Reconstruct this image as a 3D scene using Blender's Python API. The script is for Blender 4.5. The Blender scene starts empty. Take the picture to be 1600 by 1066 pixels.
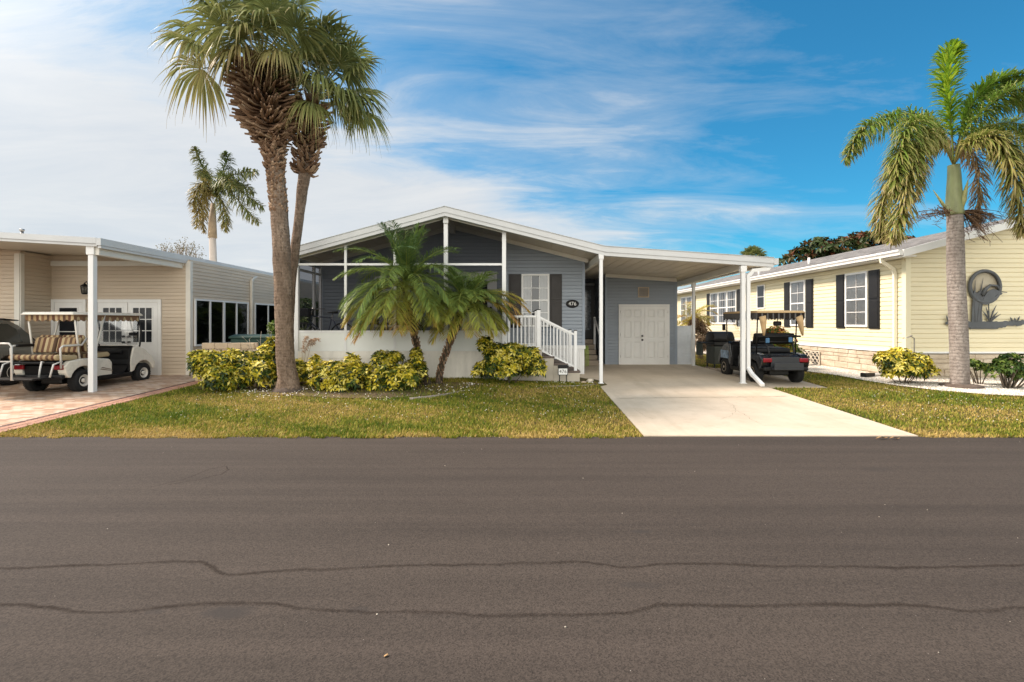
import bpy, bmesh, math, random
import numpy as np
from mathutils import Vector, Matrix
R = math.radians
PI = math.pi
rng = random.Random(7)
nrng = np.random.default_rng(11)
SC = bpy.context.scene
COL = SC.collection

# ------------------------------------------------------------------ ground shape and survey helpers
CAMZ = 1.7
ROAD_Y = 7.56
def G(y):
    if y <= ROAD_Y: return 0.0
    return min(0.03 * (y - ROAD_Y), 0.2)
def W(px, py, Y):            # site survey: bearing and height at a known distance -> point
    return Vector(((px - 800) * Y / 800, Y, CAMZ - (py - 503) * Y / 800))
def ground_at(px, py):       # where a bearing meets the ground
    k = (py - 503) / 800
    if py > 683: Y = CAMZ / k
    else:
        Y = 1.9268 / (k + .03)
        if Y > 14.2: Y = 1.5 / k
    return Vector(((px - 800) * Y / 800, Y, G(Y)))

def lin(c):
    if isinstance(c, str):
        c = [int(c[i:i+2], 16) / 255 for i in (1, 3, 5)]
        c = [x / 12.92 if x <= .04045 else ((x + .055) / 1.055) ** 2.4 for x in c]
    return (c[0], c[1], c[2], 1.0)

# ------------------------------------------------------------------ materials
MATS = {}
class NT:
    def __init__(s, name):
        s.m = bpy.data.materials.new(name); s.m.use_nodes = True
        s.t = s.m.node_tree; s.t.nodes.clear()
        s.out = s.t.nodes.new('ShaderNodeOutputMaterial')
    def n(s, kind, **kw):
        nd = s.t.nodes.new('ShaderNode' + kind)
        for k, v in kw.items():
            if k.startswith('i_'): nd.inputs[k[2:].replace('_', ' ')].default_value = v
            else: setattr(nd, k, v)
        return nd
    def l(s, a, b): s.t.links.new(a, b)
    def coords(s, scale=(1, 1, 1)):
        g = s.n('NewGeometry'); mp = s.n('Mapping'); mp.inputs['Scale'].default_value = scale
        s.l(g.outputs['Position'], mp.inputs['Vector']); return mp.outputs['Vector']
    def ocoords(s, scale=(1, 1, 1)):
        g = s.n('TexCoord'); mp = s.n('Mapping'); mp.inputs['Scale'].default_value = scale
        s.l(g.outputs['Object'], mp.inputs['Vector']); return mp.outputs['Vector']
    def noise(s, vec, scale, detail=4, rough=.6, dist=0):
        t = s.n('TexNoise'); t.inputs['Scale'].default_value = scale; t.inputs['Detail'].default_value = detail
        t.inputs['Roughness'].default_value = rough; t.inputs['Distortion'].default_value = dist
        s.l(vec, t.inputs['Vector']); return t.outputs['Fac']
    def ramp(s, fac, stops, interp='LINEAR'):
        r = s.n('ValToRGB'); r.color_ramp.interpolation = interp
        e = r.color_ramp.elements
        while len(e) < len(stops): e.new(.5)
        for k, (p, c) in enumerate(stops):
            e[k].position = p; e[k].color = lin(c) if not isinstance(c, (int, float)) else (c, c, c, 1)
        s.l(fac, r.inputs['Fac']); return r.outputs['Color']
    def mix(s, fac, a, b, mode='MIX'):
        m = s.n('Mix', data_type='RGBA', blend_type=mode)
        if isinstance(fac, (int, float)): m.inputs[0].default_value = fac
        else: s.l(fac, m.inputs[0])
        for q, x in ((6, a), (7, b)):
            if hasattr(x, 'is_output'): s.l(x, m.inputs[q])
            else: m.inputs[q].default_value = lin(x)
        return m.outputs[2]
    def math(s, op, a, b=0.0, c=None, clamp=False):
        m = s.n('Math', operation=op, use_clamp=clamp)
        for q, x in enumerate((a, b) if c is None else (a, b, c)):
            if hasattr(x, 'is_output'): s.l(x, m.inputs[q])
            else: m.inputs[q].default_value = x
        return m.outputs[0]
    def bump(s, h, strength=.3, dist=.01):
        b = s.n('Bump'); b.inputs['Strength'].default_value = strength; b.inputs['Distance'].default_value = dist
        s.l(h, b.inputs['Height']); return b.outputs['Normal']
    def bsdf(s, col, rough=.6, metal=0, normal=None, spec=.5, coat=0):
        p = s.n('BsdfPrincipled')
        if hasattr(col, 'is_output'): s.l(col, p.inputs['Base Color'])
        else: p.inputs['Base Color'].default_value = lin(col)
        if hasattr(rough, 'is_output'): s.l(rough, p.inputs['Roughness'])
        else: p.inputs['Roughness'].default_value = rough
        p.inputs['Metallic'].default_value = metal
        p.inputs['Specular IOR Level'].default_value = spec
        p.inputs['Coat Weight'].default_value = coat
        if normal is not None: s.l(normal, p.inputs['Normal'])
        s.l(p.outputs[0], s.out.inputs['Surface']); return p

def M(name, col, rough=.6, var=.12, scale=3.0, bump=0.0, bscale=60, metal=0, spec=.5, coat=0, stretch=(1, 1, 1), dirt=0.0):
    if name in MATS: return MATS[name]
    n = NT(name); v = n.ocoords(stretch)
    a = n.noise(v, scale, 5)
    c = lin(col)
    lo = [x * (1 - var) for x in c[:3]]; hi = [min(1, x * (1 + var)) for x in c[:3]]
    colr = n.ramp(a, [(.3, lo), (.7, hi)])
    if dirt:
        d = n.noise(v, scale * .6, 8, .7)
        colr = n.mix(n.ramp(d, [(.48, 0.0), (.75, dirt)]), colr, [x * .45 + .02 for x in c[:3]])
    nm = n.bump(n.noise(v, bscale, 4), bump, .01) if bump else None
    r = n.math('MULTIPLY_ADD', n.noise(v, scale * 2.3, 4), .25, rough - .125, True)
    n.bsdf(colr, r, metal, nm, spec, coat)
    MATS[name] = n.m; return n.m

def foliage(name, stops, transl=.3, rough=.45, spec=.22):
    if name in MATS: return MATS[name]
    n = NT(name)
    at = n.n('Attribute'); at.attribute_name = 'tint'
    col = n.ramp(at.outputs['Fac'], stops)
    v = n.coords(); nz = n.noise(v, 2.2, 3)
    col = n.mix(n.ramp(nz, [(.3, .0), (.75, .3)]), col, n.mix(.5, col, (.03, .045, .012)))
    p = n.bsdf(col, rough, 0, None, spec)
    tr = n.n('BsdfTranslucent'); n.l(col, tr.inputs['Color'])
    mx = n.n('MixShader'); mx.inputs[0].default_value = transl
    n.l(p.outputs[0], mx.inputs[1]); n.l(tr.outputs[0], mx.inputs[2]); n.l(mx.outputs[0], n.out.inputs['Surface'])
    MATS[name] = n.m; return n.m

def glass_mat(name, tint=(.02, .025, .03), mixf=.12, rough=.02, k=.75):
    if name in MATS: return MATS[name]
    n = NT(name)
    fr = n.n('Fresnel'); fr.inputs['IOR'].default_value = 1.5
    tr = n.n('BsdfTransparent'); tr.inputs['Color'].default_value = (1 - mixf,) * 3 + (1,)
    gl = n.n('BsdfGlossy'); gl.inputs['Roughness'].default_value = rough; gl.inputs['Color'].default_value = (.9, .93, .95, 1)
    f2 = n.math('MULTIPLY_ADD', fr.outputs[0], k, .05 * k, True)
    mx = n.n('MixShader'); n.l(f2, mx.inputs[0]); n.l(tr.outputs[0], mx.inputs[1]); n.l(gl.outputs[0], mx.inputs[2])
    n.l(mx.outputs[0], n.out.inputs['Surface'])
    MATS[name] = n.m; return n.m

def screen_mat():
    n = NT('insect_screen')
    d = n.n('BsdfDiffuse'); d.inputs['Color'].default_value = (.012, .013, .015, 1)
    tr = n.n('BsdfTransparent'); tr.inputs['Color'].default_value = (.93, .93, .95, 1)
    mx = n.n('MixShader'); mx.inputs[0].default_value = .50
    n.l(tr.outputs[0], mx.inputs[1]); n.l(d.outputs[0], mx.inputs[2]); n.l(mx.outputs[0], n.out.inputs['Surface'])
    return n.m

# ------------------------------------------------------------------ mesh builder
class MB:
    def __init__(s, T=None):
        s.v = []; s.f = []; s.mi = []; s.sm = []; s.T = T; s.k = 0; s.smooth = False
    def add(s, vs, fs):
        o = len(s.v)
        for p in vs:
            p = Vector(p)
            if s.T is not None: p = s.T @ p
            s.v.append(p)
        for f in fs:
            s.f.append([o + i for i in f]); s.mi.append(s.k); s.sm.append(s.smooth)
        return s
    def box(s, x0, x1, y0, y1, z0, z1):
        x0, x1 = sorted((x0, x1)); y0, y1 = sorted((y0, y1)); z0, z1 = sorted((z0, z1))
        return s.add([(x0, y0, z0), (x1, y0, z0), (x1, y1, z0), (x0, y1, z0), (x0, y0, z1), (x1, y0, z1), (x1, y1, z1), (x0, y1, z1)],
              [(0, 3, 2, 1), (4, 5, 6, 7), (0, 1, 5, 4), (1, 2, 6, 5), (2, 3, 7, 6), (3, 0, 4, 7)])
    def rbox(s, x0, x1, y0, y1, z0, z1, b=.01, seg=2):
        x0, x1 = sorted((x0, x1)); y0, y1 = sorted((y0, y1)); z0, z1 = sorted((z0, z1))
        bm = bmesh.new(); bmesh.ops.create_cube(bm, size=1)
        for v in bm.verts:
            v.co = Vector(((x0 + x1) / 2 + v.co.x * (x1 - x0), (y0 + y1) / 2 + v.co.y * (y1 - y0), (z0 + z1) / 2 + v.co.z * (z1 - z0)))
        b = min(b, .49 * min(x1 - x0, y1 - y0, z1 - z0))
        bmesh.ops.bevel(bm, geom=bm.edges[:], offset=b, segments=seg, affect='EDGES', profile=.5)
        return s.frombm(bm)
    def frombm(s, bm):
        bm.verts.index_update()
        s.add([v.co for v in bm.verts], [[v.index for v in f.verts] for f in bm.faces]); bm.free(); return s
    def bar(s, a, b, w, h=None, up=(0, 0, 1)):
        a = Vector(a); b = Vector(b); h = h or w
        d = (b - a).normalized(); up = Vector(up)
        if abs(d.dot(up)) > .98: up = Vector((0, 1, 0))
        x = d.cross(up).normalized() * w / 2; z = x.cross(d).normalized() * h / 2
        vs = [a - x - z, a + x - z, a + x + z, a - x + z, b - x - z, b + x - z, b + x + z, b - x + z]
        return s.add(vs, [(0, 1, 2, 3)[::-1], (4, 5, 6, 7)[::-1][::-1], (0, 4, 5, 1)[::-1], (1, 5, 6, 2)[::-1], (2, 6, 7, 3)[::-1], (3, 7, 4, 0)[::-1]])
    def tube(s, pts, rad, n=8, caps=True):
        pts = [Vector(p) for p in pts]
        if not isinstance(rad, (list, tuple)): rad = [rad] * len(pts)
        vs = []; ref = Vector((0, 0, 1))
        d0 = (pts[1] - pts[0]).normalized()
        if abs(d0.dot(ref)) > .9: ref = Vector((1, 0, 0))
        x = d0.cross(ref).normalized()
        for i, p in enumerate(pts):
            d = (pts[min(i + 1, len(pts) - 1)] - pts[max(i - 1, 0)]).normalized()
            x = (x - d * x.dot(d)).normalized(); y = d.cross(x)
            for k in range(n):
                a = 2 * PI * k / n
                vs.append(p + (x * math.cos(a) + y * math.sin(a)) * rad[i])
        fs = []
        for i in range(len(pts) - 1):
            for k in range(n):
                fs.append((i * n + k, i * n + (k + 1) % n, (i + 1) * n + (k + 1) % n, (i + 1) * n + k))
        if caps:
            fs.append(tuple(range(n))[::-1]); fs.append(tuple((len(pts) - 1) * n + k for k in range(n)))
        sm = s.smooth; s.smooth = True; s.add(vs, fs); s.smooth = sm; return s
    def lathe(s, prof, n=24, c=(0, 0, 0), axis='z'):
        c = Vector(c); vs = []
        for (r, h) in prof:
            for k in range(n):
                a = 2 * PI * k / n; p = (r * math.cos(a), r * math.sin(a), h)
                if axis == 'x': p = (h, p[0], p[1])
                elif axis == 'y': p = (p[1], h, p[0])
                vs.append(c + Vector(p))
        fs = [(i * n + k, i * n + (k + 1) % n, (i + 1) * n + (k + 1) % n, (i + 1) * n + k) for i in range(len(prof) - 1) for k in range(n)]
        fs.append(tuple(range(n))[::-1]); fs.append(tuple((len(prof) - 1) * n + k for k in range(n)))
        sm = s.smooth; s.smooth = True; s.add(vs, fs); s.smooth = sm; return s
    def prism(s, poly, a0, a1, axis='y'):
        """poly: 2-D points; axis y -> (x,z), axis x -> (y,z), axis z -> (x,y)"""
        def P(p, a):
            return (p[0], a, p[1]) if axis == 'y' else (a, p[0], p[1]) if axis == 'x' else (p[0], p[1], a)
        n = len(poly)
        vs = [P(p, a0) for p in poly] + [P(p, a1) for p in poly]
        fs = [tuple(range(n)), tuple(range(n, 2 * n))[::-1]] + [(i, n + i, n + (i + 1) % n, (i + 1) % n) for i in range(n)]
        return s.add(vs, fs)
    def siding(s, poly, course, lap=.012, back=.12):
        """lap siding in local (x,z) with outside at -y, clipped to the convex poly; a solid board wall behind it"""
        def clip(pl, z, keep_above):
            out = []
            for i in range(len(pl)):
                a, b = pl[i], pl[(i + 1) % len(pl)]
                ia = (a[1] >= z) if keep_above else (a[1] <= z); ib = (b[1] >= z) if keep_above else (b[1] <= z)
                if ia: out.append(a)
                if ia != ib:
                    t = (z - a[1]) / (b[1] - a[1]); out.append((a[0] + t * (b[0] - a[0]), z))
            return out
        z = min(p[1] for p in poly); zt = max(p[1] for p in poly); gv = min(.024, course * .24)
        while z < zt - 1e-4:
            z1 = min(z + course, zt)
            for (a, b, oa, ob) in ((z, z + course - gv, lap, lap * .75), (z + course - gv, z + course - gv * .6, lap * .75, .0), (z + course - gv * .6, z + course, .0, .0)):
                pl = clip(clip(poly, a, True), min(b, zt), False) if a < zt else []
                if len(pl) >= 3:
                    s.add([(p[0], -(oa + (ob - oa) * (p[1] - a) / (b - a)) - .001, p[1]) for p in pl], [tuple(range(len(pl)))])
            pl = clip(clip(poly, z, True), z1, False)
            if len(pl) >= 3:
                xs = [p[0] for p in pl if abs(p[1] - z) < 1e-5]
                if len(xs) >= 2:
                    s.add([(min(xs), -lap - .001, z), (max(xs), -lap - .001, z), (max(xs), 0, z), (min(xs), 0, z)], [(3, 2, 1, 0)])
            z = z1
        s.prism(poly, 0, back)
        return s
    def each(s, name, mats, parent=None, world=True):
        """one object per connected piece"""
        par = list(range(len(s.v)))
        def find(i):
            while par[i] != i: par[i] = par[par[i]]; i = par[i]
            return i
        for f in s.f:
            for i in f[1:]: par[find(i)] = find(f[0])
        groups = {}
        for k, f in enumerate(s.f): groups.setdefault(find(f[0]), []).append(k)
        out = []
        for g in groups.values():
            m = MB(); used = sorted({i for k in g for i in s.f[k]}); ix = {v: j for j, v in enumerate(used)}
            m.v = [s.v[i] for i in used]; m.f = [[ix[i] for i in s.f[k]] for k in g]; m.mi = [s.mi[k] for k in g]; m.sm = [s.sm[k] for k in g]
            out.append(m.build(name, mats, parent, world))
        return out
    def build(s, name, mats, parent=None, world=True, bevel=0):
        me = bpy.data.meshes.new(name)
        vs = s.v
        if parent is not None and world:
            r = parent
            while r.parent: r = r.parent
            inv = (Matrix.Translation(r.location) @ r.rotation_euler.to_matrix().to_4x4()).inverted()
            vs = [inv @ v for v in vs]
        me.from_pydata([tuple(v) for v in vs], [], s.f)
        for m in (mats if isinstance(mats, (list, tuple)) else [mats]): me.materials.append(m)
        me.polygons.foreach_set('material_index', s.mi); me.polygons.foreach_set('use_smooth', s.sm)
        bm = bmesh.new(); bm.from_mesh(me); bmesh.ops.recalc_face_normals(bm, faces=bm.faces[:]) if len(bm.faces) < 60000 else None; bm.to_mesh(me); bm.free()
        me.update()
        o = bpy.data.objects.new(name, me); COL.objects.link(o)
        if parent is not None: o.parent = parent
        if bevel:
            md = o.modifiers.new('bevel', 'BEVEL'); md.width = bevel; md.segments = 2; md.limit_method = 'ANGLE'
        return o

def thing(name, label, cat, loc=(0, 0, 0), rotz=0, group=None):
    o = bpy.data.objects.new(name, None); COL.objects.link(o)
    o.location = loc; o.rotation_euler = (0, 0, rotz); o.empty_display_size = .2
    return tag(o, label, cat, group)
def tag(o, label, cat, group=None):
    o['label'] = label; o['category'] = cat
    if group: o['group'] = group
    return o
def struct(o, kind='structure'):
    o['kind'] = kind; return o
def copy_tree(o, parent=None):
    c = o.copy(); COL.objects.link(c)
    if parent is not None: c.parent = parent
    for ch in list(o.children): copy_tree(ch, c)
    return c
def at(loc, rz=0):
    return Matrix.Translation(Vector(loc)) @ Matrix.Rotation(rz, 4, 'Z')

# leaf-like meshes with a per-vertex tint attribute (the leaf's own colour)
class LM:
    def __init__(s): s.v = []; s.f = []; s.t = []
    def strip(s, pts, sides, tints):
        o = len(s.v)
        for p, sd, t in zip(pts, sides, tints):
            s.v.append(tuple(p - sd)); s.v.append(tuple(p + sd)); s.t += [t, t]
        for i in range(len(pts) - 1):
            s.f.append((o + 2 * i, o + 2 * i + 1, o + 2 * i + 3, o + 2 * i + 2))
    def tube(s, pts, r0, r1, tint, n=5):
        m = MB(); k = len(pts)
        m.tube(pts, [r0 + (r1 - r0) * i / (k - 1) for i in range(k)], n, False)
        o = len(s.v); s.v += [tuple(v) for v in m.v]; s.t += [tint] * len(m.v); s.f += [tuple(o + i for i in f) for f in m.f]
    def build(s, name, mat, parent=None, world=True):
        me = bpy.data.meshes.new(name)
        vs = np.array(s.v, dtype=np.float64)
        if parent is not None and world:
            r = parent
            while r.parent: r = r.parent
            vs = vs - np.array(r.location)
        me.from_pydata(vs.tolist(), [], s.f); me.materials.append(mat)
        a = me.attributes.new('tint', 'FLOAT', 'POINT'); a.data.foreach_set('value', np.clip(np.array(s.t, dtype=np.float32), 0, 1))
        me.update(); o = bpy.data.objects.new(name, me); COL.objects.link(o)
        if parent is not None: o.parent = parent
        return o

def np_mesh(name, V, F, tint, mat, parent=None, offset=None):
    """V (n,3), F (m,k) with constant k"""
    me = bpy.data.meshes.new(name); n, m, k = len(V), len(F), F.shape[1]
    if offset is not None: V = V - np.array(offset)
    me.vertices.add(n); me.vertices.foreach_set('co', V.astype(np.float32).ravel())
    me.loops.add(m * k); me.loops.foreach_set('vertex_index', F.astype(np.int32).ravel())
    me.polygons.add(m); me.polygons.foreach_set('loop_start', np.arange(0, m * k, k, dtype=np.int32))
    me.update(calc_edges=True); me.materials.append(mat)
    if tint is not None:
        a = me.attributes.new('tint', 'FLOAT', 'POINT'); a.data.foreach_set('value', np.clip(tint, 0, 1).astype(np.float32))
    me.validate(); o = bpy.data.objects.new(name, me); COL.objects.link(o)
    if parent is not None: o.parent = parent
    return o

def unit(a): return a / np.maximum(np.linalg.norm(a, axis=-1, keepdims=True), 1e-9)
def leaves_np(P, D, N, L, Wd):
    """leaf quads: base P, direction D, normal N, length L, width Wd -> V (n*4,3), F (n*2,3)"""
    S = unit(np.cross(D, N)); N2 = np.cross(S, D)
    L = L[:, None]; Wd = Wd[:, None]
    mid = P + D * L * .45
    tip = P + D * L - N2 * L * .18
    V = np.stack([P, mid + S * Wd * .5 + N2 * Wd * .18, tip, mid - S * Wd * .5 + N2 * Wd * .18], 1).reshape(-1, 3)
    b = np.arange(len(P))[:, None] * 4
    F = np.concatenate([b + np.array([[0, 1, 2]]), b + np.array([[0, 2, 3]])], 1).reshape(-1, 3)
    return V, F
# ------------------------------------------------------------------ shared materials
white = M('white_paint', (.80, .80, .78), .42, .04, 2, dirt=.12)
white_al = M('white_aluminium', (.76, .765, .76), .32, .03, 2, dirt=.08)
fascia_m = M('fascia_metal', (.56, .57, .575), .35, .05, 2, dirt=.12)
cream = M('cream_trim', (.72, .70, .64), .45, .04, 2, dirt=.1)
soffit = M('soffit_panel', (.66, .60, .50), .5, .05, 1.2, dirt=.06)
blue_siding = M('blue_grey_siding', (.27, .31, .36), .5, .05, 1.5, stretch=(.4, 1, 3), dirt=.1)
blue_trim = M('blue_grey_trim', (.27, .32, .39), .5, .04, 2)
beige_siding = M('beige_siding', (.57, .475, .365), .5, .05, 1.5, stretch=(.4, 1, 3), dirt=.12)
yellow_siding = M('pale_yellow_siding', (.76, .685, .47), .5, .04, 1.5, stretch=(.4, 1, 3), dirt=.06)
yellow_trim = M('pale_yellow_trim', (.77, .71, .50), .5, .03, 2)
stucco = M('white_stucco', (.84, .81, .74), .8, .06, 2, bump=.5, bscale=45, dirt=.38, stretch=(2.5, 2.5, .7))
kick = M('kick_panel', (.80, .82, .79), .4, .05, 1.2, dirt=.1)
black_shutter = M('black_shutter', (.008, .008, .009), .5, .15, 3)
dark_shutter = M('brown_black_shutter', (.017, .013, .011), .5, .15, 3)
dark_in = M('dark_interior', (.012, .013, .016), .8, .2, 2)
curtain_m = M('white_curtain', (.42, .43, .43), .8, .08, 6)
glass = glass_mat('window_glass')
tinted_glass = glass_mat('tinted_window_glass', mixf=.8, rough=.06, k=.06)
clear_glass = glass_mat('clear_plastic', mixf=.12, rough=.05)
screen = screen_mat()
black_pl = M('black_plastic', (.006, .006, .0065), .5, .2, 4, spec=.3)
black_mt = M('black_metal', (.006, .006, .0065), .4, .2, 4, spec=.35)
rubber = M('tyre_rubber', (.009, .009, .009), .85, .2, 6, bump=.2, bscale=40)
chrome = M('brushed_steel', (.62, .60, .56), .28, .1, 5, metal=1)
red_lens = M('red_lens', (.22, .006, .012), .15, .2, 8, coat=.6)
concrete = M('step_concrete', (.50, .45, .37), .85, .1, 2, bump=.3, bscale=60, dirt=.25)
brown_tread = M('brown_step_mat', (.13, .10, .085), .85, .15, 5, bump=.3, bscale=80)
bark_stub = M('boot_bark', (.20, .135, .09), .85, .35, 4, bump=.5, bscale=60)

def lawn_mat():
    n = NT('lawn_soil'); v = n.coords()
    a = n.noise(v, .55, 4, .6); b = n.noise(v, 9, 5, .7)
    c = n.ramp(a, [(.35, (.05, .055, .014)), (.52, (.085, .07, .02)), (.68, (.17, .125, .05))])
    c = n.mix(n.ramp(b, [(.35, 0.0), (.7, .7)]), c, (.10, .075, .04))
    n.bsdf(c, .95, 0, n.bump(n.noise(v, 35, 4), .8, .03), .2); return n.m
def asphalt_mat(seams):
    n = NT('asphalt'); v = n.coords()
    big = n.noise(n.coords((.10, .50, 1)), 1.0, 6, .68)
    c = n.ramp(big, [(.3, (.043, .0345, .029)), (.7, (.072, .058, .0475))])
    st = n.noise(n.coords((.03, 2.2, 1)), 1.6, 4, .65)
    c = n.mix(n.ramp(st, [(.40, 0.0), (.72, .55)]), c, (.088, .070, .058))
    # aggregate
    vo = n.n('TexVoronoi'); vo.inputs['Scale'].default_value = 130; n.l(v, vo.inputs['Vector'])
    ag = n.ramp(vo.outputs['Color'], [(.0, (.28, .28, .28)), (.72, (1, 1, 1)), (.95, (1.0, 1.0, 1.0))])
    c = n.mix(.8, c, ag, 'MULTIPLY'); c = n.mix(.5, c, n.ramp(n.noise(v, 48, 3, .8), [(.32, (.55, .55, .55)), (.52, (1, 1, 1)), (.72, (1.0, 1.0, 1.0))]), 'MULTIPLY'); c = n.mix(1.0, c, (1.0, .99, .98), 'MULTIPLY')
    sp = n.n('TexVoronoi'); sp.inputs['Scale'].default_value = 60; n.l(v, sp.inputs['Vector'])
    sel = n.ramp(n.noise(v, 70, 1), [(.735, 0.0), (.77, .8)])
    near = n.ramp(sp.outputs['Distance'], [(.18, 1.0), (.34, 0.0)])
    c = n.mix(n.math('MULTIPLY', sel, near), c, (.40, .36, .31))
    # damp / oil stains and old tyre scuffs of their own shape
    d = n.noise(n.coords((.45, 1.3, 1)), 2.1, 7, .72)
    c = n.mix(n.ramp(d, [(.64, 0.0), (.74, .5)]), c, (.045, .038, .034))
    sx = n.n('SeparateXYZ'); n.l(v, sx.inputs[0])
    wob = n.noise(v, 4.0, 5, .7)
    for (x, y, rx, ry, k) in ((-1.66, 3.0, .17, .09, .8), (1.05, 4.15, .09, .05, .7), (-.9, 3.02, .08, .04, .5), (-2.1, 3.0, .07, .03, .45), (4.2, 5.9, .22, .12, .4), (.85, 3.3, .15, .06, .5), (-2.9, 2.85, .12, .05, .4)):
        ex = n.math('POWER', n.math('DIVIDE', n.math('SUBTRACT', sx.outputs[0], x), rx), 2)
        ey = n.math('POWER', n.math('DIVIDE', n.math('SUBTRACT', sx.outputs[1], y), ry), 2)
        e = n.math('ADD', n.math('ADD', ex, ey), n.math('MULTIPLY_ADD', wob, 2.4, -1.2))
        f = n.ramp(e, [(.25, abs(k)), (1.0, 0.0)])
        c = n.mix(f, c, (.035, .03, .027) if k > 0 else (.19, .155, .13))
    h = n.math('ADD', n.math('MULTIPLY', vo.outputs['Distance'], .9), n.noise(v, 22, 4))
    n.bsdf(c, .88, 0, n.bump(h, .22, .004), .25); return n.m
def driveway_mat():
    n = NT('driveway_concrete'); v = n.coords()
    c = n.ramp(n.noise(v, .8, 6, .65), [(.3, (.49, .41, .31)), (.7, (.62, .53, .42))])
    c = n.mix(n.ramp(n.noise(v, 3.5, 7, .75), [(.52, 0.0), (.75, .4)]), c, (.33, .26, .175)); c = n.mix(n.ramp(n.noise(n.coords((1.6, .16, 1)), 1.7, 5, .6), [(.5, 0.0), (.72, .45)]), c, (.40, .335, .25))
    c = n.mix(.25, c, n.ramp(n.noise(v, 120, 2), [(.3, (.6, .6, .6)), (.6, (1, 1, 1))]), 'MULTIPLY')
    n.bsdf(c, .85, 0, n.bump(n.noise(v, 90, 4), .3, .004), .3); return n.m
def paver_mat():
    n = NT('pavers'); v = n.coords()
    br = n.n('TexBrick'); n.l(v, br.inputs['Vector'])
    br.inputs['Scale'].default_value = 1.0; br.inputs['Brick Width'].default_value = .20; br.inputs['Row Height'].default_value = .11
    br.inputs['Mortar Size'].default_value = .007; br.inputs['Mortar Smooth'].default_value = .3; br.inputs['Bias'].default_value = 0
    br.inputs['Color1'].default_value = (0, 0, 0, 1); br.inputs['Color2'].default_value = (1, 1, 1, 1); br.inputs['Mortar'].default_value = (.5, .5, .5, 1)
    tone = n.math('ADD', n.math('MULTIPLY', br.outputs['Color'], .55), n.math('MULTIPLY', n.noise(v, 1.3, 4), .5))
    c = n.ramp(tone, [(.15, (.30, .165, .105)), (.45, (.44, .30, .20)), (.68, (.54, .41, .31)), (.9, (.60, .50, .42))])
    c = n.mix(br.outputs['Fac'], c, (.22, .17, .13))
    c = n.mix(n.ramp(n.noise(v, 25, 4), [(.4, 0.0), (.8, .35)]), c, (.30, .20, .14))
    hh = n.math('SUBTRACT', n.noise(v, 40, 4), n.math('MULTIPLY', br.outputs['Fac'], 2.0))
    n.bsdf(c, .72, 0, n.bump(hh, .5, .006), .35); return n.m
def gravel_mat(name, a, b, gap, scale):
    n = NT(name); v = n.coords()
    vo = n.n('TexVoronoi'); vo.inputs['Scale'].default_value = scale; n.l(v, vo.inputs['Vector'])
    bw = n.n('RGBToBW'); n.l(vo.outputs['Color'], bw.inputs[0])
    c = n.ramp(bw.outputs[0], [(.2, a), (.8, b)])
    c = n.mix(n.ramp(vo.outputs['Distance'], [(.35, 0.0), (.75, .9)]), c, gap)
    c = n.mix(n.ramp(n.noise(v, 1.5, 5), [(.5, 0.0), (.75, .5)]), c, gap)
    n.bsdf(c, .85, 0, n.bump(n.math('MULTIPLY', vo.outputs['Distance'], -1), .9, .02), .25); return n.m
def mulch_mat():
    n = NT('mulch'); v = n.coords()
    c = n.ramp(n.noise(v, 22, 6, .75), [(.3, (.05, .035, .02)), (.55, (.16, .115, .07)), (.75, (.30, .24, .16))])
    n.bsdf(c, .95, 0, n.bump(n.noise(v, 30, 5), 1, .03), .2); return n.m

# ------------------------------------------------------------------ the ground
lawn_m = lawn_mat()
ys = [-60, -25, ROAD_Y - .9, ROAD_Y - .2, ROAD_Y - .02, ROAD_Y + .06] + [8 + i * .5 for i in range(13)] + [14.2, 15, 17, 22, 30, 45, 80, 160, 400, 900]
def terr_z(x, y):
    if y < ROAD_Y - .1: return -.06
    z = G(y)
    # the lawn mounds up a little towards the porch bed
    z += .09 * math.exp(-((x + 2.2) / 3.4) ** 2) * max(0, min(1, (y - 10.8) / 1.6)) * (1 if y < 13.4 else max(0, 1 - (y - 13.4)))
    return z - .004
xs = [-900, -300, -120, -60, -40] + [-30 + i for i in range(61)] + [40, 60, 120, 300, 900]
mb = MB(); mb.smooth = True
vs = [(x, y, terr_z(x, y)) for y in ys for x in xs]
nx = len(xs)
mb.add(vs, [(j * nx + i, j * nx + i + 1, (j + 1) * nx + i + 1, (j + 1) * nx + i) for j in range(len(ys) - 1) for i in range(nx - 1)])
lawn = struct(mb.build('lawn', lawn_m))
mb = MB()
# road with a slightly ragged edge against the grass
ex = [-300, -60, -30] + [-20 + .25 * i for i in range(161)] + [30, 60, 300]
far = [(x, ROAD_Y + .02 + (.03 * math.sin(x * 1.7) + .02 * math.sin(x * 4.3 + 1) + rng.uniform(-.012, .012) if not 1.9 < x < 6.1 else .0) + (rng.uniform(-.05, .03) if not 1.85 < x < 6.15 else 0), 0.0) for x in ex]
nr = [(x, -9.0, 0.0) for x in ex]
k = len(ex)
mb.add(nr + far + [(p[0], p[1], -.08) for p in far], [(i, i + 1, k + i + 1, k + i) for i in range(k - 1)] + [(k + i, k + i + 1, 2 * k + i + 1, 2 * k + i) for i in range(k - 1)])
road = struct(mb.build('road', asphalt_mat(None)))

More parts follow.
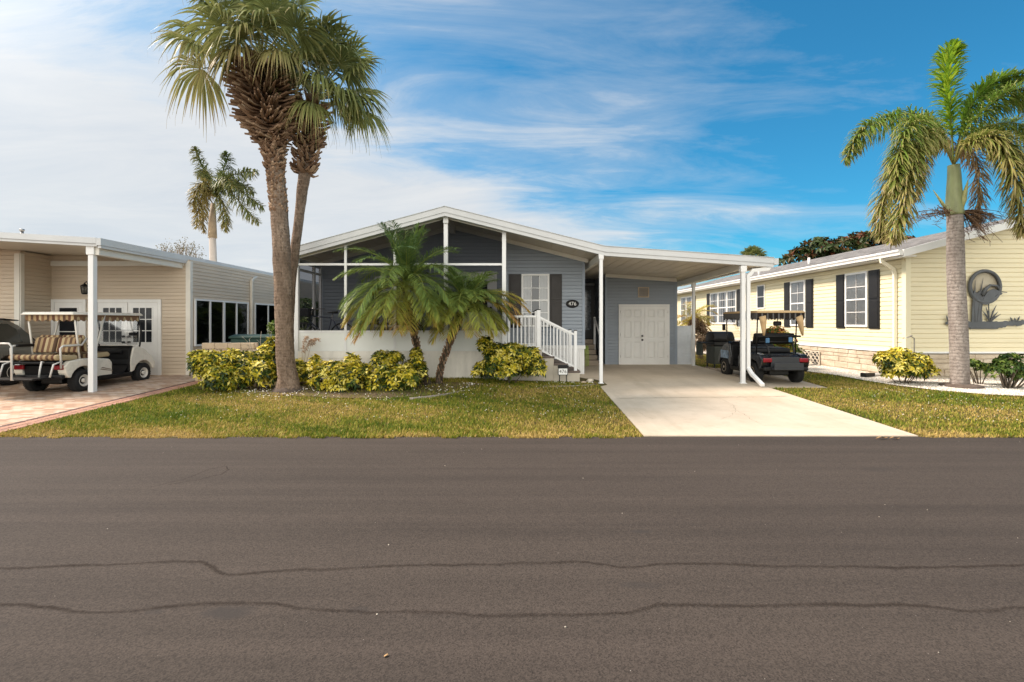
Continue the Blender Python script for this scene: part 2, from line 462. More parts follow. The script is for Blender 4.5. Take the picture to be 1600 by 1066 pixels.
# seams where the paving passes met, and the outlines of small repairs
def seam_mat():
    n = NT('worn_seam'); at_ = n.n('Attribute'); at_.attribute_name = 'tint'; v = n.coords()
    f = n.math('MULTIPLY', at_.outputs['Fac'], n.math('MULTIPLY_ADD', n.noise(v, 30, 5, .8), 2.6, -.45))
    f = n.math('MULTIPLY', n.ramp(f, [(.2, 0.0), (.9, .58)]), n.math('MULTIPLY_ADD', n.noise(n.coords((.6, .6, 1)), 2.5, 3), 1.4, .1), None, True)
    dfs = n.n('BsdfDiffuse'); dfs.inputs['Color'].default_value = (.040, .032, .027, 1); tr = n.n('BsdfTransparent')
    mx = n.n('MixShader'); n.l(f, mx.inputs[0]); n.l(tr.outputs[0], mx.inputs[1]); n.l(dfs.outputs[0], mx.inputs[2]); n.l(mx.outputs[0], n.out.inputs['Surface']); return n.m
seam_m = seam_mat()
def wander(pts, z, w, name, jit=.011):
    P = [ground_at(*p) for p in pts]
    fine = []
    for a, b in zip(P[:-1], P[1:]):
        m = max(2, int((b - a).length / .03))
        for i in range(m):
            t = i / m; s_ = t * t * (3 - 2 * t)
            fine.append(Vector((a.x + (b.x - a.x) * t, a.y + (b.y - a.y) * s_, z)))
    fine.append(Vector((P[-1].x, P[-1].y, z)))
    o1 = 0; V = []; T = []; ww = 1
    for i, p in enumerate(fine):
        o1 = o1 * .85 + rng.uniform(-1, 1) * jit * .55
        ww = ww * .8 + .2 * rng.uniform(.3, 1.9)
        d = (fine[min(i + 1, len(fine) - 1)] - fine[max(i - 1, 0)]).normalized(); nrm = Vector((-d.y, d.x, 0)); c = p + nrm * o1
        for q, t in ((-2.6, 0), (-.7, .7), (0, 1), (.6, .75), (2.0, 0)): V.append(tuple(c + nrm * w * q * ww)); T.append(t)
    V = np.array(V); k_ = len(fine)
    F = np.array([(5 * i + q, 5 * i + q + 1, 5 * i + q + 6, 5 * i + q + 5) for i in range(k_ - 1) for q in range(4)])
    return struct(np_mesh(name, V, F, np.array(T), seam_m))
wander([(-90, 892), (0, 888), (150, 882), (310, 877), (360, 896), (500, 890), (650, 884), (900, 879), (980, 887), (1040, 881), (1300, 886), (1450, 887), (1600, 884), (1700, 886)], .004, .013, 'road_seam')
wander([(-90, 940), (0, 945), (150, 957), (350, 941), (420, 945), (500, 954), (620, 957), (780, 962), (880, 962), (970, 957), (1040, 944), (1200, 947), (1400, 944), (1530, 955), (1600, 949), (1700, 952)], .004, .013, 'road_seam')
wander([(232, 762), (280, 752), (330, 733), (352, 729), (358, 734), (345, 742), (300, 752), (262, 758)], .004, .005, 'road_seam', .006)

# driveway, its joint and cracks
def sheet(name, poly, m, dz, ny=14, thick=.06):
    """horizontal polygon draped on the ground, cut into strips along y"""
    bm = bmesh.new()
    f = bm.faces.new([bm.verts.new((p[0], p[1], 0)) for p in poly])
    y0 = min(p[1] for p in poly); y1 = max(p[1] for p in poly)
    cuts = [y0 + (y1 - y0) * i / ny for i in range(1, ny)] + [14.2]
    for c in cuts:
        bmesh.ops.bisect_plane(bm, geom=bm.verts[:] + bm.edges[:] + bm.faces[:], plane_co=(0, c, 0), plane_no=(0, 1, 0))
    if thick:
        r = bmesh.ops.extrude_face_region(bm, geom=bm.faces[:])
        for e in r['geom']:
            if isinstance(e, bmesh.types.BMVert): e.co.z = 1
    for v in bm.verts:
        top = v.co.z > .5 or not thick
        v.co.z = G(v.co.y) + dz - (0 if top else thick)
    return struct(MB().frombm(bm).build(name, m))
drive_m = driveway_mat()
driveway = sheet('driveway', [(1.96, ROAD_Y + .03), (6.02, ROAD_Y + .03), (6.08, 12.2), (6.35, 18.6), (1.75, 18.6), (1.75, 14.0), (2.16, 13.2), (2.12, 12.6)], drive_m, .012)
joint_m = M('joint_dark', (.16, .12, .08), .9, .3, 8)
def crack(pts, w, name='driveway_crack'):
    P = [ground_at(*p) for p in pts]; vs = []; fine = []
    for a, b in zip(P[:-1], P[1:]):
        m = max(2, int((b - a).length / .08))
        fine += [a.lerp(b, i / m) for i in range(m)]
    fine.append(P[-1])
    for i, p in enumerate(fine):
        d = (fine[min(i + 1, len(fine) - 1)] - fine[max(i - 1, 0)]).normalized(); nrm = Vector((-d.y, d.x, 0))
        c = p + nrm * rng.uniform(-.02, .02) * (1 if w < .012 else .2); ww = w * rng.uniform(.4, 1)
        for sg in (-1, 1): vs.append((c.x + nrm.x * ww * sg, c.y + nrm.y * ww * sg, G(c.y) + .016))
    struct(MB().add(vs, [(2 * i, 2 * i + 1, 2 * i + 3, 2 * i + 2) for i in range(len(fine) - 1)]).build(name, joint_m))
crack([(962, 623.5), (1210, 621), (1228, 620.5)], .011, 'driveway_joint')
crack([(1130, 626), (1146, 634), (1150, 643), (1162, 648), (1172, 656), (1190, 664)], .003)
crack([(1228, 625), (1265, 636), (1300, 641), (1330, 644)], .003)
crack([(990, 640), (1005, 650), (1022, 656)], .0025)
crack([(1150, 643), (1140, 652), (1128, 657)], .0025)
pad = sheet('concrete_pad', [(6.12, 12.1), (7.45, 12.1), (7.6, 16.2), (6.36, 16.6)], M('pad_concrete', (.36, .30, .23), .9, .12, 2, bump=.4, bscale=50, dirt=.4), .008)
# broken stone edging along the right side of the slab
mb = MB(); st_m = M('edging_stone', (.25, .20, .15), .9, .3, 3, bump=.5, bscale=30)
for i in range(26):
    y = 12.6 + i * .16; x = 6.16 + .05 * (y - 12.6) + rng.uniform(-.03, .03)
    mb.T = at((x, y, G(y)), rng.uniform(-.4, .4)); mb.rbox(-.07, .07, -.06, .06, -.02, rng.uniform(.02, .045), .015, 1)
struct(mb.build('driveway_edging', st_m))

pav_m = paver_mat()
sheet('paver_driveway', [(-24, ROAD_Y + .05), (-8.12, ROAD_Y + .05), (-8.05, 14.6), (-24, 14.6)], pav_m, .010)
bord_m = M('paver_border_brick', (.36, .19, .13), .8, .3, 6, bump=.4, bscale=40)
mb = MB()
y = ROAD_Y + .04
while y < 14.4:
    for xx in (-8.09, -7.92):
        z = G(y + .055)
        mb.rbox(xx + .004, xx + .160, y + .004, y + .108, z - .05, z + .014 + rng.uniform(0, .004), .006, 1)
    y += .112
struct(mb.build('paver_border', bord_m))
mb = MB(); ed_m = M('dark_paver_line', (.10, .055, .045), .85, .3, 8)
y = ROAD_Y + .04
while y < 14.4:
    z = G(y + .1); mb.rbox(-8.19, -8.10, y + .004, y + .2, z - .05, z + .015, .006, 1); y += .204
struct(mb.build('paver_edge_line', ed_m))

# planting beds
bedL = [ground_at(*p) for p in ((400, 617), (445, 619), (520, 623), (600, 624), (680, 619), (735, 611), (768, 606))]
bed_poly = [(p.x, p.y) for p in bedL] + [(-.3, 12.95), (-5.6, 12.95), (-7.4, 12.6), (-7.5, 11.9)]
sheet('mulch_bed', bed_poly, mulch_mat(), .022 + .0, 10, 0)
bed2 = [(1.0, 12.35), (2.05, 12.35), (2.1, 12.7), (2.0, 13.0), (-.25, 13.0), (-.2, 12.4)]
sheet('mulch_bed', bed2, mulch_mat(), .02, 4, 0)
shell_m = gravel_mat('shell_gravel', (.52, .47, .40), (.86, .82, .75), (.30, .25, .20), 34)
bedR_poly = [(8.85, 15.5), (9.0, 14.4), (9.15, 13.0), (9.35, 12.3), (9.75, 11.6), (10.3, 11.15), (11.0, 10.85), (12.4, 10.5), (16, 10.2), (24, 10.2), (24, 13.7), (10.5, 13.7), (10.5, 30), (9.3, 30), (8.8, 20)]
sheet('shell_bed', bedR_poly, shell_m, .02, 16, 0)

def in_poly(x, y, poly):
    c = np.zeros(x.shape, bool); n = len(poly)
    for i in range(n):
        x1, y1 = poly[i]; x2, y2 = poly[(i + 1) % n]
        if y1 == y2: continue
        c ^= ((y1 > y) != (y2 > y)) & (x < (x2 - x1) * (y - y1) / (y2 - y1) + x1)
    return c
Gv = np.vectorize(G); TZ = np.vectorize(terr_z)

# grass: blades over the lawn that the street sees
def grass(name, n, x0, x1, y0, y1, hmin, hmax, keep):
    x = nrng.uniform(x0, x1, n); y = y0 + (y1 - y0) * nrng.uniform(0, 1, n) ** 1.25
    k = keep(x, y); x = x[k]; y = y[k]; n = len(x)
    z = np.where(y < ROAD_Y + .06, .0, TZ(x, y))
    pat = (np.sin(x * 1.1 + 1.1 * np.sin(y * 1.9)) + np.sin(y * 2.1 + x * .6 + 2) + np.sin(x * 3.7 + y * 2.9 + 2 * np.sin(y * 3.1)) * .8 + np.sin(x * 9.1 + 3 * np.sin(y * 5.0)) * .5) / 2.6   # dry and green patches
    a = nrng.uniform(0, 2 * PI, n); lean = nrng.uniform(.1, 1.0, n)
    h = nrng.uniform(hmin, hmax, n) * (1 - .25 * pat); w = nrng.uniform(.003, .008, n)
    P = np.stack([x, y, z - .005], 1)
    D = unit(np.stack([np.cos(a) * lean, np.sin(a) * lean, np.ones(n)], 1))
    S = np.stack([-np.sin(a), np.cos(a), np.zeros(n)], 1) * w[:, None]
    mid = P + D * (h * .6)[:, None]; D2 = unit(D + np.stack([np.cos(a), np.sin(a), -.3 * np.ones(n)], 1) * .5)
    tip = mid + D2 * (h * .5)[:, None]
    V = np.stack([P - S, P + S, mid + S * .8, mid - S * .8, tip], 1).reshape(-1, 3)
    b = np.arange(n)[:, None] * 5
    F = np.concatenate([b + np.array([[0, 1, 2]]), b + np.array([[0, 2, 3]]), b + np.array([[3, 2, 4]])], 1).reshape(-1, 3)
    dry = np.exp(-np.maximum(y - ROAD_Y - .05, 0) / .30) * (.30 + .25 * np.sin(x * 2.3 + 1.5 * np.sin(x * .9)))
    t = np.clip(.50 - dry - .36 * pat + nrng.normal(0, .26, n), 0, 1)
    o = np_mesh(name, V, F, np.repeat(t, 5), foliage('grass_blades', [(0, (.52, .37, .13)), (.25, (.42, .32, .075)), (.5, (.25, .25, .032)), (.8, (.14, .195, .02)), (1, (.07, .125, .014))], .25, .6, .08))
    return struct(o, 'stuff')
def keepL(x, y):
    jx = nrng.normal(0, .10, x.shape); jy = nrng.normal(0, .13, x.shape) + .16
    return (~in_poly(x + jx, y - jy, bed_poly) | (nrng.random(x.shape) < .10)) & ~in_poly(x, y, bed2) & ((y > ROAD_Y - .01) | (np.sin(x * 5.3) + np.sin(x * 13.1 + 1) + np.sin(x * 2.1) > .0)) & ~((x > 1.93 + .035 * (y - 7.56)) & (x < 6.4)) & (x > -7.74)
grass('grass', 130000, -7.8, 2.3, ROAD_Y - .09, 12.9, .026, .072, keepL)
def keepR(x, y):
    pad_ = (y > 12.08) & (x < 7.5 + .03 * (y - 12))
    return ~in_poly(x, y, bedR_poly) & (x > 6.05 + .012 * (y - 7.56)) & ~pad_
grass('grass', 110000, 6.0, 19, ROAD_Y - .05, 13.2, .026, .072, keepR)
grass('grass', 22000, 6.3, 9.2, 12.1, 23, .03, .07, lambda x, y: ~in_poly(x, y, bedR_poly) & ~((y < 16.5) & (x < 7.6)))
def keepb(x, y): return in_poly(x, y, [(-2.0, 12.55), (-.35, 12.35), (-.35, 12.97), (-2.2, 12.97)])
grass('grass', 6000, -2.3, -.3, 12.3, 12.97, .04, .10, lambda x, y: keepb(x, y))
grass('grass', 3500, -.2, 2.0, 12.38, 12.75, .02, .07, lambda x, y: x > -.5)

# loose shell and pebbles (uncountable)
def pebbles(name, xy, smin, smax, lift, m):
    n = len(xy)
    base = np.array([(1, 0, 0), (0, 1, 0), (-1, 0, 0), (0, -1, 0), (0, 0, .7), (0, 0, -.5)], float)
    tri = np.array([(0, 1, 4), (1, 2, 4), (2, 3, 4), (3, 0, 4), (1, 0, 5), (2, 1, 5), (3, 2, 5), (0, 3, 5)])
    s = nrng.uniform(smin, smax, n)[:, None, None]; a = nrng.uniform(0, 2 * PI, n)
    B = base[None] * s * nrng.uniform(.6, 1.3, (n, 6, 1))
    ca, sa = np.cos(a)[:, None], np.sin(a)[:, None]
    V = np.stack([B[..., 0] * ca - B[..., 1] * sa, B[..., 0] * sa + B[..., 1] * ca, B[..., 2]], -1)
    z = TZ(xy[:, 0], xy[:, 1]) + lift
    V += np.stack([xy[:, 0], xy[:, 1], z], -1)[:, None]
    F = (np.arange(n)[:, None, None] * 6 + tri[None]).reshape(-1, 3)
    return struct(np_mesh(name, V.reshape(-1, 3), F, None, m), 'stuff')
peb_m = M('shell_white', (.78, .74, .67), .7, .15, 9)
def scatter(n, poly, cx=None):
    P = np.array(poly); x = nrng.uniform(P[:, 0].min(), P[:, 0].max(), n); y = nrng.uniform(P[:, 1].min(), P[:, 1].max(), n)
    k = in_poly(x, y, poly); return np.stack([x[k], y[k]], 1)
pebbles('shell_gravel', scatter(26000, [p for p in bedR_poly if p[0] < 20][:9] + [(16, 13.6), (10.5, 13.6), (10.4, 19), (8.9, 19)]), .008, .022, .022, peb_m)
pc = []
for (px, py, rx, ry, n) in ((405, 612, .5, .3, 110), (430, 619, .4, .15, 40), (470, 612, .3, .25, 100), (505, 620, .4, .2, 30), (690, 612, .8, .3, 80), (740, 606, .5, .2, 80), (620, 622, .7, .2, 40), (890, 600, .9, .2, 130), (925, 600, .2, .12, 60)):
    g = ground_at(px, py); pc.append(np.stack([nrng.normal(g.x, rx * .6, n), nrng.normal(g.y, ry * .9, n)], 1))
pc = np.concatenate(pc); pc = pc[::2]; pc = pc[(pc[:, 1] < 12.9) & (pc[:, 0] < 2.0)]
pebbles('shell_gravel', pc, .008, .024, .026, peb_m)
sp = scatter(420, [(-6, 8.6), (1.9, 8.6), (2.0, 12.3), (-7, 12)]); sp2 = scatter(300, [(6.3, 8.6), (12, 8.2), (9.0, 12.2), (7.6, 12.1)])
pebbles('shell_flecks', np.concatenate([sp, sp2]), .006, .014, .03, peb_m)
fx_ = nrng.uniform(-12, 14, 2600); fr_xy = np.stack([fx_, ROAD_Y + nrng.normal(.03, .05, 2600)], 1); fr_xy = fr_xy[~((fx_ > 1.9) & (fx_ < 6.1))]
pebbles('road_grit', fr_xy, .003, .010, .010, M('edge_sand', (.34, .27, .18), .95, .3, 9))
gr = scatter(70, [(-9, 2.2), (9, 2.2), (12, 7.4), (-12, 7.4)])
pebbles('road_grit', gr, .003, .008, .062, M('grit', (.45, .40, .33), .9, .3, 9))
# ------------------------------------------------------------------ windows, doors
def window(parent, T, w, h, cols=2, rows=2, name='window', frame_m=None, curtain=.8, depth=.055, sill=False, sashes=2, fw=.055):
    """double-hung window standing proud of a wall; local x right, z up, outside -y; origin at lower left corner"""
    fm = frame_m or white
    m = MB(T)
    for (a, b, c, d) in ((0, fw, 0, h), (w - fw, w, 0, h), (fw, w - fw, 0, fw), (fw, w - fw, h - fw, h)):
        m.box(a, b, -depth, -.002, c, d)
    zs = [fw + (h - 2 * fw) * i / sashes for i in range(sashes + 1)]
    for z in zs[1:-1]: m.box(fw, w - fw, -depth * .8, -.012, z - .022, z + .022)
    for si in range(sashes):
        a, b = zs[si], zs[si + 1]
        for c in range(1, cols):
            x = fw + (w - 2 * fw) * c / cols; m.box(x - .009, x + .009, -depth * .55, -.022, a, b)
        for r in range(1, rows):
            z = a + (b - a) * r / rows; m.box(fw, w - fw, -depth * .54, -.023, z - .009, z + .009)
    if sill: m.box(-.03, w + .03, -depth - .03, 0, -.04, 0)
    o = m.build(name, fm, parent)
    g = MB(T); g.add([(fw, -.024, fw), (w - fw, -.024, fw), (w - fw, -.024, h - fw), (fw, -.024, h - fw)], [(0, 1, 2, 3)])
    g.build('pane', glass, o)
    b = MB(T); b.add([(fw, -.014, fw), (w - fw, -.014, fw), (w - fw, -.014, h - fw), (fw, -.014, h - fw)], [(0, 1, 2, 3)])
    b.build('dark_room_sheet', dark_in, o)  # dark sheet stands in for the unlit room behind the glass
    if curtain > 0:
        c = MB(T); c.smooth = True; n = 46
        for (xa, xb) in (((fw, fw + (w - 2 * fw) * curtain / 2), (w - fw - (w - 2 * fw) * curtain / 2, w - fw))):
            vs = []
            for i in range(n):
                t = i / (n - 1); x = xa + (xb - xa) * t; y = -.0185 + .0035 * math.sin(i * 1.15 + math.sin(i * .37) * 2)
                vs += [(x, y, fw), (x, y, h - fw)]
            c.add(vs, [(2 * i, 2 * i + 2, 2 * i + 3, 2 * i + 1) for i in range(n - 1)])
        c.build('curtain', curtain_m, o)
    return o
def shutter(parent, T, w, h, m):
    b = MB(T); b.rbox(0, w, -.03, -.001, 0, h, .005, 1)
    for (z0, z1) in ((.05, h / 2 - .03), (h / 2 + .03, h - .05)):
        b.rbox(.045, w - .045, -.042, -.0301, z0, z1, .01, 2)
        b.add([(.035, -.0305, z0 - .01), (w - .035, -.0305, z0 - .01), (w - .035, -.0305, z1 + .01), (.035, -.0305, z1 + .01)], [(0, 1, 2, 3)])
    return b.build('shutter', m, parent)
def panel_door(parent, T, w, h, m, knob=None, panels=True, name='door'):
    b = MB(T); b.box(0, w, -.03, -.001, 0, h)
    if panels:
        zs = [0, .10, .40, .45, .75, .80, .95, 1.0]; xs = [0, .13, .455, .545, .87, 1.0]; t = .026
        for i in (0, 2, 4): b.box(xs[i] * w, xs[i + 1] * w, -.03 - t, -.0301, 0, h)
        for j in (0, 2, 4, 6):
            for i in (1, 3): b.box(xs[i] * w, xs[i + 1] * w, -.03 - t, -.0301, zs[j] * h, zs[j + 1] * h)
        for j in (1, 3, 5):
            for i in (1, 3):
                a0, a1, c0, c1 = xs[i] * w, xs[i + 1] * w, zs[j] * h, zs[j + 1] * h; q = .055
                o_ = [(a0 + .012, -.0303, c0 + .012), (a1 - .012, -.0303, c0 + .012), (a1 - .012, -.0303, c1 - .012), (a0 + .012, -.0303, c1 - .012)]
                n_ = [(a0 + q, -.03 - t * .8, c0 + q), (a1 - q, -.03 - t * .8, c0 + q), (a1 - q, -.03 - t * .8, c1 - q), (a0 + q, -.03 - t * .8, c1 - q)]
                b.add(o_ + n_, [(4, 5, 6, 7)] + [(i_, (i_ + 1) % 4, 4 + (i_ + 1) % 4, 4 + i_) for i_ in range(4)])
    o = b.build(name, m, parent)
    if knob:
        k = MB(T)
        for z in knob[1]:
            k.lathe([(.032, -.050), (.032, -.060), (.012, -.064), (.014, -.075), (.034, -.083), (.034, -.105), (.018, -.115)], 14, (knob[0], 0, z), 'y')
        k.each('handle', black_mt, o)
    return o
def downspout(parent, pts, m=None, w=.075):
    b = MB()
    for a, c in zip(pts[:-1], pts[1:]):
        b.bar(a, c, w, w * .8, (0, 1, 0))
    for p in pts[1:-1]: b.T = at(p); b.rbox(-w * .53, w * .53, -w * .43, w * .43, -w * .5, w * .5, .012, 1); b.T = None
    return b.build('downspout', m or white_al, parent)

# ================================================================== the blue house with the screened porch
YF = 13.0; YW = 14.6
bh = thing('blue_house', 'blue-grey single-storey house with a screened front porch and an open carport', 'house', (-1.7, YF, G(YF)))
RT = [(-5.62, 3.47), (-1.67, 4.54), (2.31, 3.55), (6.50, 3.265)]
def rtop(x):
    for (a, b) in zip(RT[:-1], RT[1:]):
        if a[0] <= x <= b[0]: return a[1] + (b[1] - a[1]) * (x - a[0]) / (b[0] - a[0])
    return RT[0][1] if x < RT[0][0] else RT[-1][1]
# roof slab, underside ribs, fascia
m = MB()
TH = .10
m.prism(RT[:3] + [(p[0], p[1] - TH) for p in RT[:3][::-1]], 12.86, 30, 'y')
# carport plane, flaring slightly to the back
f0, b0 = 12.86, 20.6
c = [(2.31, f0, 3.55), (6.5, f0, 3.265), (6.72, b0, 3.265), (2.31, b0, 3.55)]
m.add(c + [(p[0], p[1], p[2] - TH) for p in c], [(0, 1, 2, 3), (7, 6, 5, 4), (0, 4, 5, 1), (1, 5, 6, 2), (2, 6, 7, 3), (3, 7, 4, 0)])
roof = m.build('roof', soffit, bh)
m = MB()
for a, b in zip(RT[:-1], RT[1:]):
    for (y0, y1, t0, t1) in ((12.70, 12.80, .025, -.115), (12.72, 12.855, -.117, -.205)):
        m.prism([(a[0], a[1] + t0), (b[0], b[1] + t0), (b[0], b[1] + t1), (a[0], a[1] + t1)], y0, y1, 'y')
# top flashing and the side gutters
for a, b in zip(RT[:-1], RT[1:]):
    m.prism([(a[0], a[1] + .026), (b[0], b[1] + .026), (b[0], b[1] + .036), (a[0], a[1] + .036)], 12.68, 13.1, 'y')
m.box(-5.74, -5.625, 12.7, 30, 3.27, 3.47)
m.bar((6.56, 12.7, 3.20), (6.78, 20.6, 3.20), .11, .15)
m.build('fascia', fascia_m, roof)
# pan seams on the underside of the carport roof
m = MB()
for i in range(1, 14):
    x = 2.31 + i * .305
    if x < 6.45: m.bar((x, 12.9, rtop(x) - TH - .004), (x + .22 * (x - 2.31) / 4.2, 20.4, rtop(x) - TH - .004), .016, .012)
for i in range(1, 13):
    for x in (-1.67 + i * .305, -1.67 - i * .305):
        if -5.5 < x < 2.25: m.bar((x, 12.9, rtop(x) - TH - .004), (x, 14.55, rtop(x) - TH - .004), .016, .012)
m.build('pan_seam', soffit, roof)
# beams that run back from the posts
m = MB(); m.box(2.2, 2.3, 12.84, 20, 3.25, 3.42); m.build('beam', cream, bh)
m = MB(); m.bar((5.77, 12.84, 3.10), (6.22, 19.5, 3.10), .09, .17); m.build('beam', cream, bh)
m = MB(); m.box(-1.74, -1.6, 12.9, 14.5, 4.2, 4.42); m.build('beam', cream, bh)
# front wall of the house proper behind the porch
und = lambda x: rtop(x) - TH - .004
m = MB(at((0, YW, 0))); m.siding([(-5.42, 1.02), (2.06, 1.02), (2.06, und(2.06)), (-1.67, und(-1.67)), (-5.42, und(-5.42))], .102, .020, .12)
m.T = None
m.box(1.94, 2.06, YW + .121, 30, .22, 3.4); m.box(-5.42, -5.3, YW + .121, 30, .22, 3.3); m.box(-5.29, 1.93, 29.8, 30, .22, 3.3)
wall = m.build('wall', blue_siding, bh)
m = MB(); m.box(2.0, 2.075, YW - .035, YW + .06, 1.02, und(2.06) - .03)
m.build('corner_trim', blue_trim, wall)
m = MB()
for (a, b) in (((-5.42, 0), (-1.67, 0)), ((-1.67, 0), (2.16, 0))):
    za, zb = und(a[0]), und(b[0])
    m.prism([(a[0], za), (b[0], zb), (b[0], zb - .11), (a[0], za - .11)], YW - .10, YW - .02, 'y')
m.build('frieze_board', cream, wall)
# skirt under the wall
m = MB(); m.box(-5.4, 2.06, YW - .008, YW + .1, .1, 1.0)
for i in range(40):
    x = 2.05 - i * .07
    if x > .8: m.box(x - .052, x, YW - .022, YW - .0081, .2, .93)
m.box(.3, 2.085, YW - .05, YW - .0225, .93, 1.03)
m.build('skirting', white_al, bh)
# window with shutters, plaque comes later
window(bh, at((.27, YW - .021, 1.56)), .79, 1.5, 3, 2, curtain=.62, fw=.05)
shutter(bh, at((-.09, YW - .022, 1.53)), .345, 1.53, dark_shutter)
shutter(bh, at((1.075, YW - .022, 1.53)), .345, 1.53, dark_shutter)
# openings inside the porch
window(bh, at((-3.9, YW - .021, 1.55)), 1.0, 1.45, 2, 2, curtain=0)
d = panel_door(bh, at((-1.5, YW - .021, 1.02)), 1.0, 2.03, white, (.9, (.95, 1.08)), False, 'porch_door')
m = MB(at((-1.5, YW - .021, 1.02)))
for (x0, x1, z0, z1) in ((-.07, -.001, 0, 2.1), (1.001, 1.07, 0, 2.1), (-.001, 1.001, 2.032, 2.1)): m.box(x0, x1, -.045, -.001, z0, z1)
m.build('door_frame', white, d)
m = MB(at((-1.5, YW - .021, 1.02))); m.box(.2, .8, -.036, -.0302, .95, 1.85); m.build('pane', dark_in, d)
# porch floor, knee wall, kick panels
m = MB(); m.box(-5.42, -.14, 13.09, YW - .03, .9, 1.0); m.build('porch_floor', concrete, bh)
m = MB(); m.box(-5.50, -.12, 12.96, 13.085, .1, .955)
m.box(-5.50, -5.38, 13.086, YW - .03, .1, .955)
# coping course and block lines
m.box(-5.515, -.105, 12.945, 13.07, .78, .955); m.build('knee_wall', stucco, bh)
m = MB(); m.box(-5.46, -.14, 12.985, 13.015, .956, 1.425); m.box(-5.46, -5.42, 13.02, YW - .03, .956, 1.425)
m.build('kick_panel', kick, bh)
# aluminium frame of the screen room
m = MB()
def post(m, x, w, y=YF, z0=.956, dz=.1, ztop=None):
    m.box(x - w / 2, x + w / 2, y - w / 2 + .0, y + w / 2, z0, ztop or (rtop(x) - TH - dz + .0))
rail_z = (1.425, 3.13)
for z in rail_z: m.box(-5.44, -.16, YF - .024, YF + .024, z, z + .055)
for (x, w) in ((-4.22, .062), (-2.97, .062)): post(m, x, w)
m.box(-5.45, -5.40, 13.05, YW - .05, 1.425, 1.475); m.box(-5.45, -5.40, 13.05, YW - .05, 3.0, 3.06)
for y in (14.02, 14.5): m.box(-5.455, -5.395, y - .05, y + .05, 1.47, 3.2)
m.build('screen_frame', white_al, bh)
m = MB(); post(m, -5.47, .12, z0=.3); m.build('post', white_al, bh)
m = MB(); m.box(-1.72, -1.62, 12.90, 13.05, .956, 4.3); m.rbox(-1.735, -1.605, 12.86, 12.9, 4.18, 4.36, .01); m.build('post', white_al, bh)
m = MB(); m.box(-.25, -.15, 12.93, 13.05, .956, und(-.2) - .05); m.build('post', white_al, bh)
m = MB()
for (a, b) in (((-5.4), (-1.74)), ((-1.6), (-.25))):
    m.add([(a, YF, und(a)), (b, YF, und(b)), (b, YF, und(b) - .12), (a, YF, und(a) - .12), (a, YF + .05, und(a)), (b, YF + .05, und(b)), (b, YF + .05, und(b) - .12), (a, YF + .05, und(a) - .12)],
          [(0, 1, 2, 3), (7, 6, 5, 4), (3, 2, 6, 7)])
m.build('rake_beam', cream, bh)
m = MB(); m.prism([(-5.40, 1.47), (-.25, 1.47), (-.25, und(-.25) - .05), (-1.67, und(-1.67) - .05), (-5.40, und(-5.4) - .05)], YF + .006, YF + .008, 'y')
m.v = m.v[:5]; m.f = m.f[:1]; m.mi = m.mi[:1]; m.sm = m.sm[:1]
m.build('screen', screen, bh)
m = MB(); m.add([(-5.42, 13.06, 1.47), (-5.42, YW - .1, 1.47), (-5.42, YW - .1, 3.25), (-5.42, 13.06, 3.25)], [(0, 1, 2, 3)]); m.build('screen', screen, bh)
# return at the right end of the porch
m = MB(); m.box(-.16, -.13, 13.06, YW - .12, .9, 1.425); m.build('kick_panel', kick, bh)
m = MB(); m.add([(-.15, 13.06, 1.43), (-.15, YW - .13, 1.43), (-.15, YW - .13, und(-.15) - .06), (-.15, 13.06, und(-.15) - .06)], [(0, 1, 2, 3)]); m.build('screen', screen, bh)
# carport posts
def cpost(x, y, w, zt):
    m = MB(); m.rbox(x - w / 2, x + w / 2, y - w / 2, y + w / 2, G(y) - .05, zt, .008); m.rbox(x - w * .75, x + w * .75, y - w * .7, y + w * .7, zt - .16, zt, .008)
    m.rbox(x - w * .8, x + w * .8, y - w * .8, y + w * .8, G(y) - .04, G(y) + .022, .006)
    return m.build('post', white_al, bh)
cpost(2.22, 12.78, .085, 3.42)
cpost(5.77, 12.80, .10, 3.10)
cpost(6.17, 17.4, .085, 3.03)
downspout(bh, [(6.5, 12.78, 3.16), (6.38, 12.78, 3.02), (6.02, 12.78, 2.98), (5.895, 12.78, 2.84), (5.895, 12.78, .55), (5.90, 12.6, .42), (5.92, 12.08, .20)], None, .085)
# storage room at the back of the carport
YS = 17.9; gs = G(YS)
m = MB(at((0, YS, 0))); m.siding([(3.27, gs + .005), (5.75, gs + .005), (5.75, und(5.75) - .02), (3.27, und(3.27) - .02)], .108, .020, .12)
m.T = at((3.27, YS + .12, 0), -PI / 2); m.siding([(-2.6, gs + .005), (0, gs + .005), (0, 3.36), (-2.6, 3.36)], .108, .020, .05)
m.T = None; m.box(5.63, 5.75, YS + .121, 20.5, gs, 3.1)
sw = m.build('storage_wall', blue_siding, bh)
m = MB(); m.box(5.69, 5.77, YS - .035, YS + .02, gs, 3.1); m.box(3.25, 3.33, YS - .035, YS + .02, gs, 3.3)
m.each('corner_trim', blue_trim, sw)
m = MB(); m.prism([(3.27, und(3.27)), (5.75, und(5.75)), (5.75, und(5.75) - .12), (3.27, und(3.27) - .12)], YS - .05, YS - .015, 'y'); m.build('frieze_board', cream, sw)
T = at((3.79, YS - .021, gs + .01))
m = MB(T)
for (x0, x1, z0, z1) in ((-.07, -.002, 0, 2.1), (1.632, 1.70, 0, 2.1), (-.002, 1.632, 2.042, 2.1)): m.box(x0, x1, -.045, -.001, z0, z1)
m.build('door_frame', white, bh)
panel_door(bh, T, .812, 2.035, white, (.74, (.86, 1.0)), True)
panel_door(bh, at((3.79 + .818, YS - .021, gs + .01)), .812, 2.035, white, None, True)
m = MB()
for z in (.25, 1.0, 1.8):
    for x in (3.785, 5.425): m.box(x - .012, x + .012, YS - .066, YS - .05, gs + z, gs + z + .09)
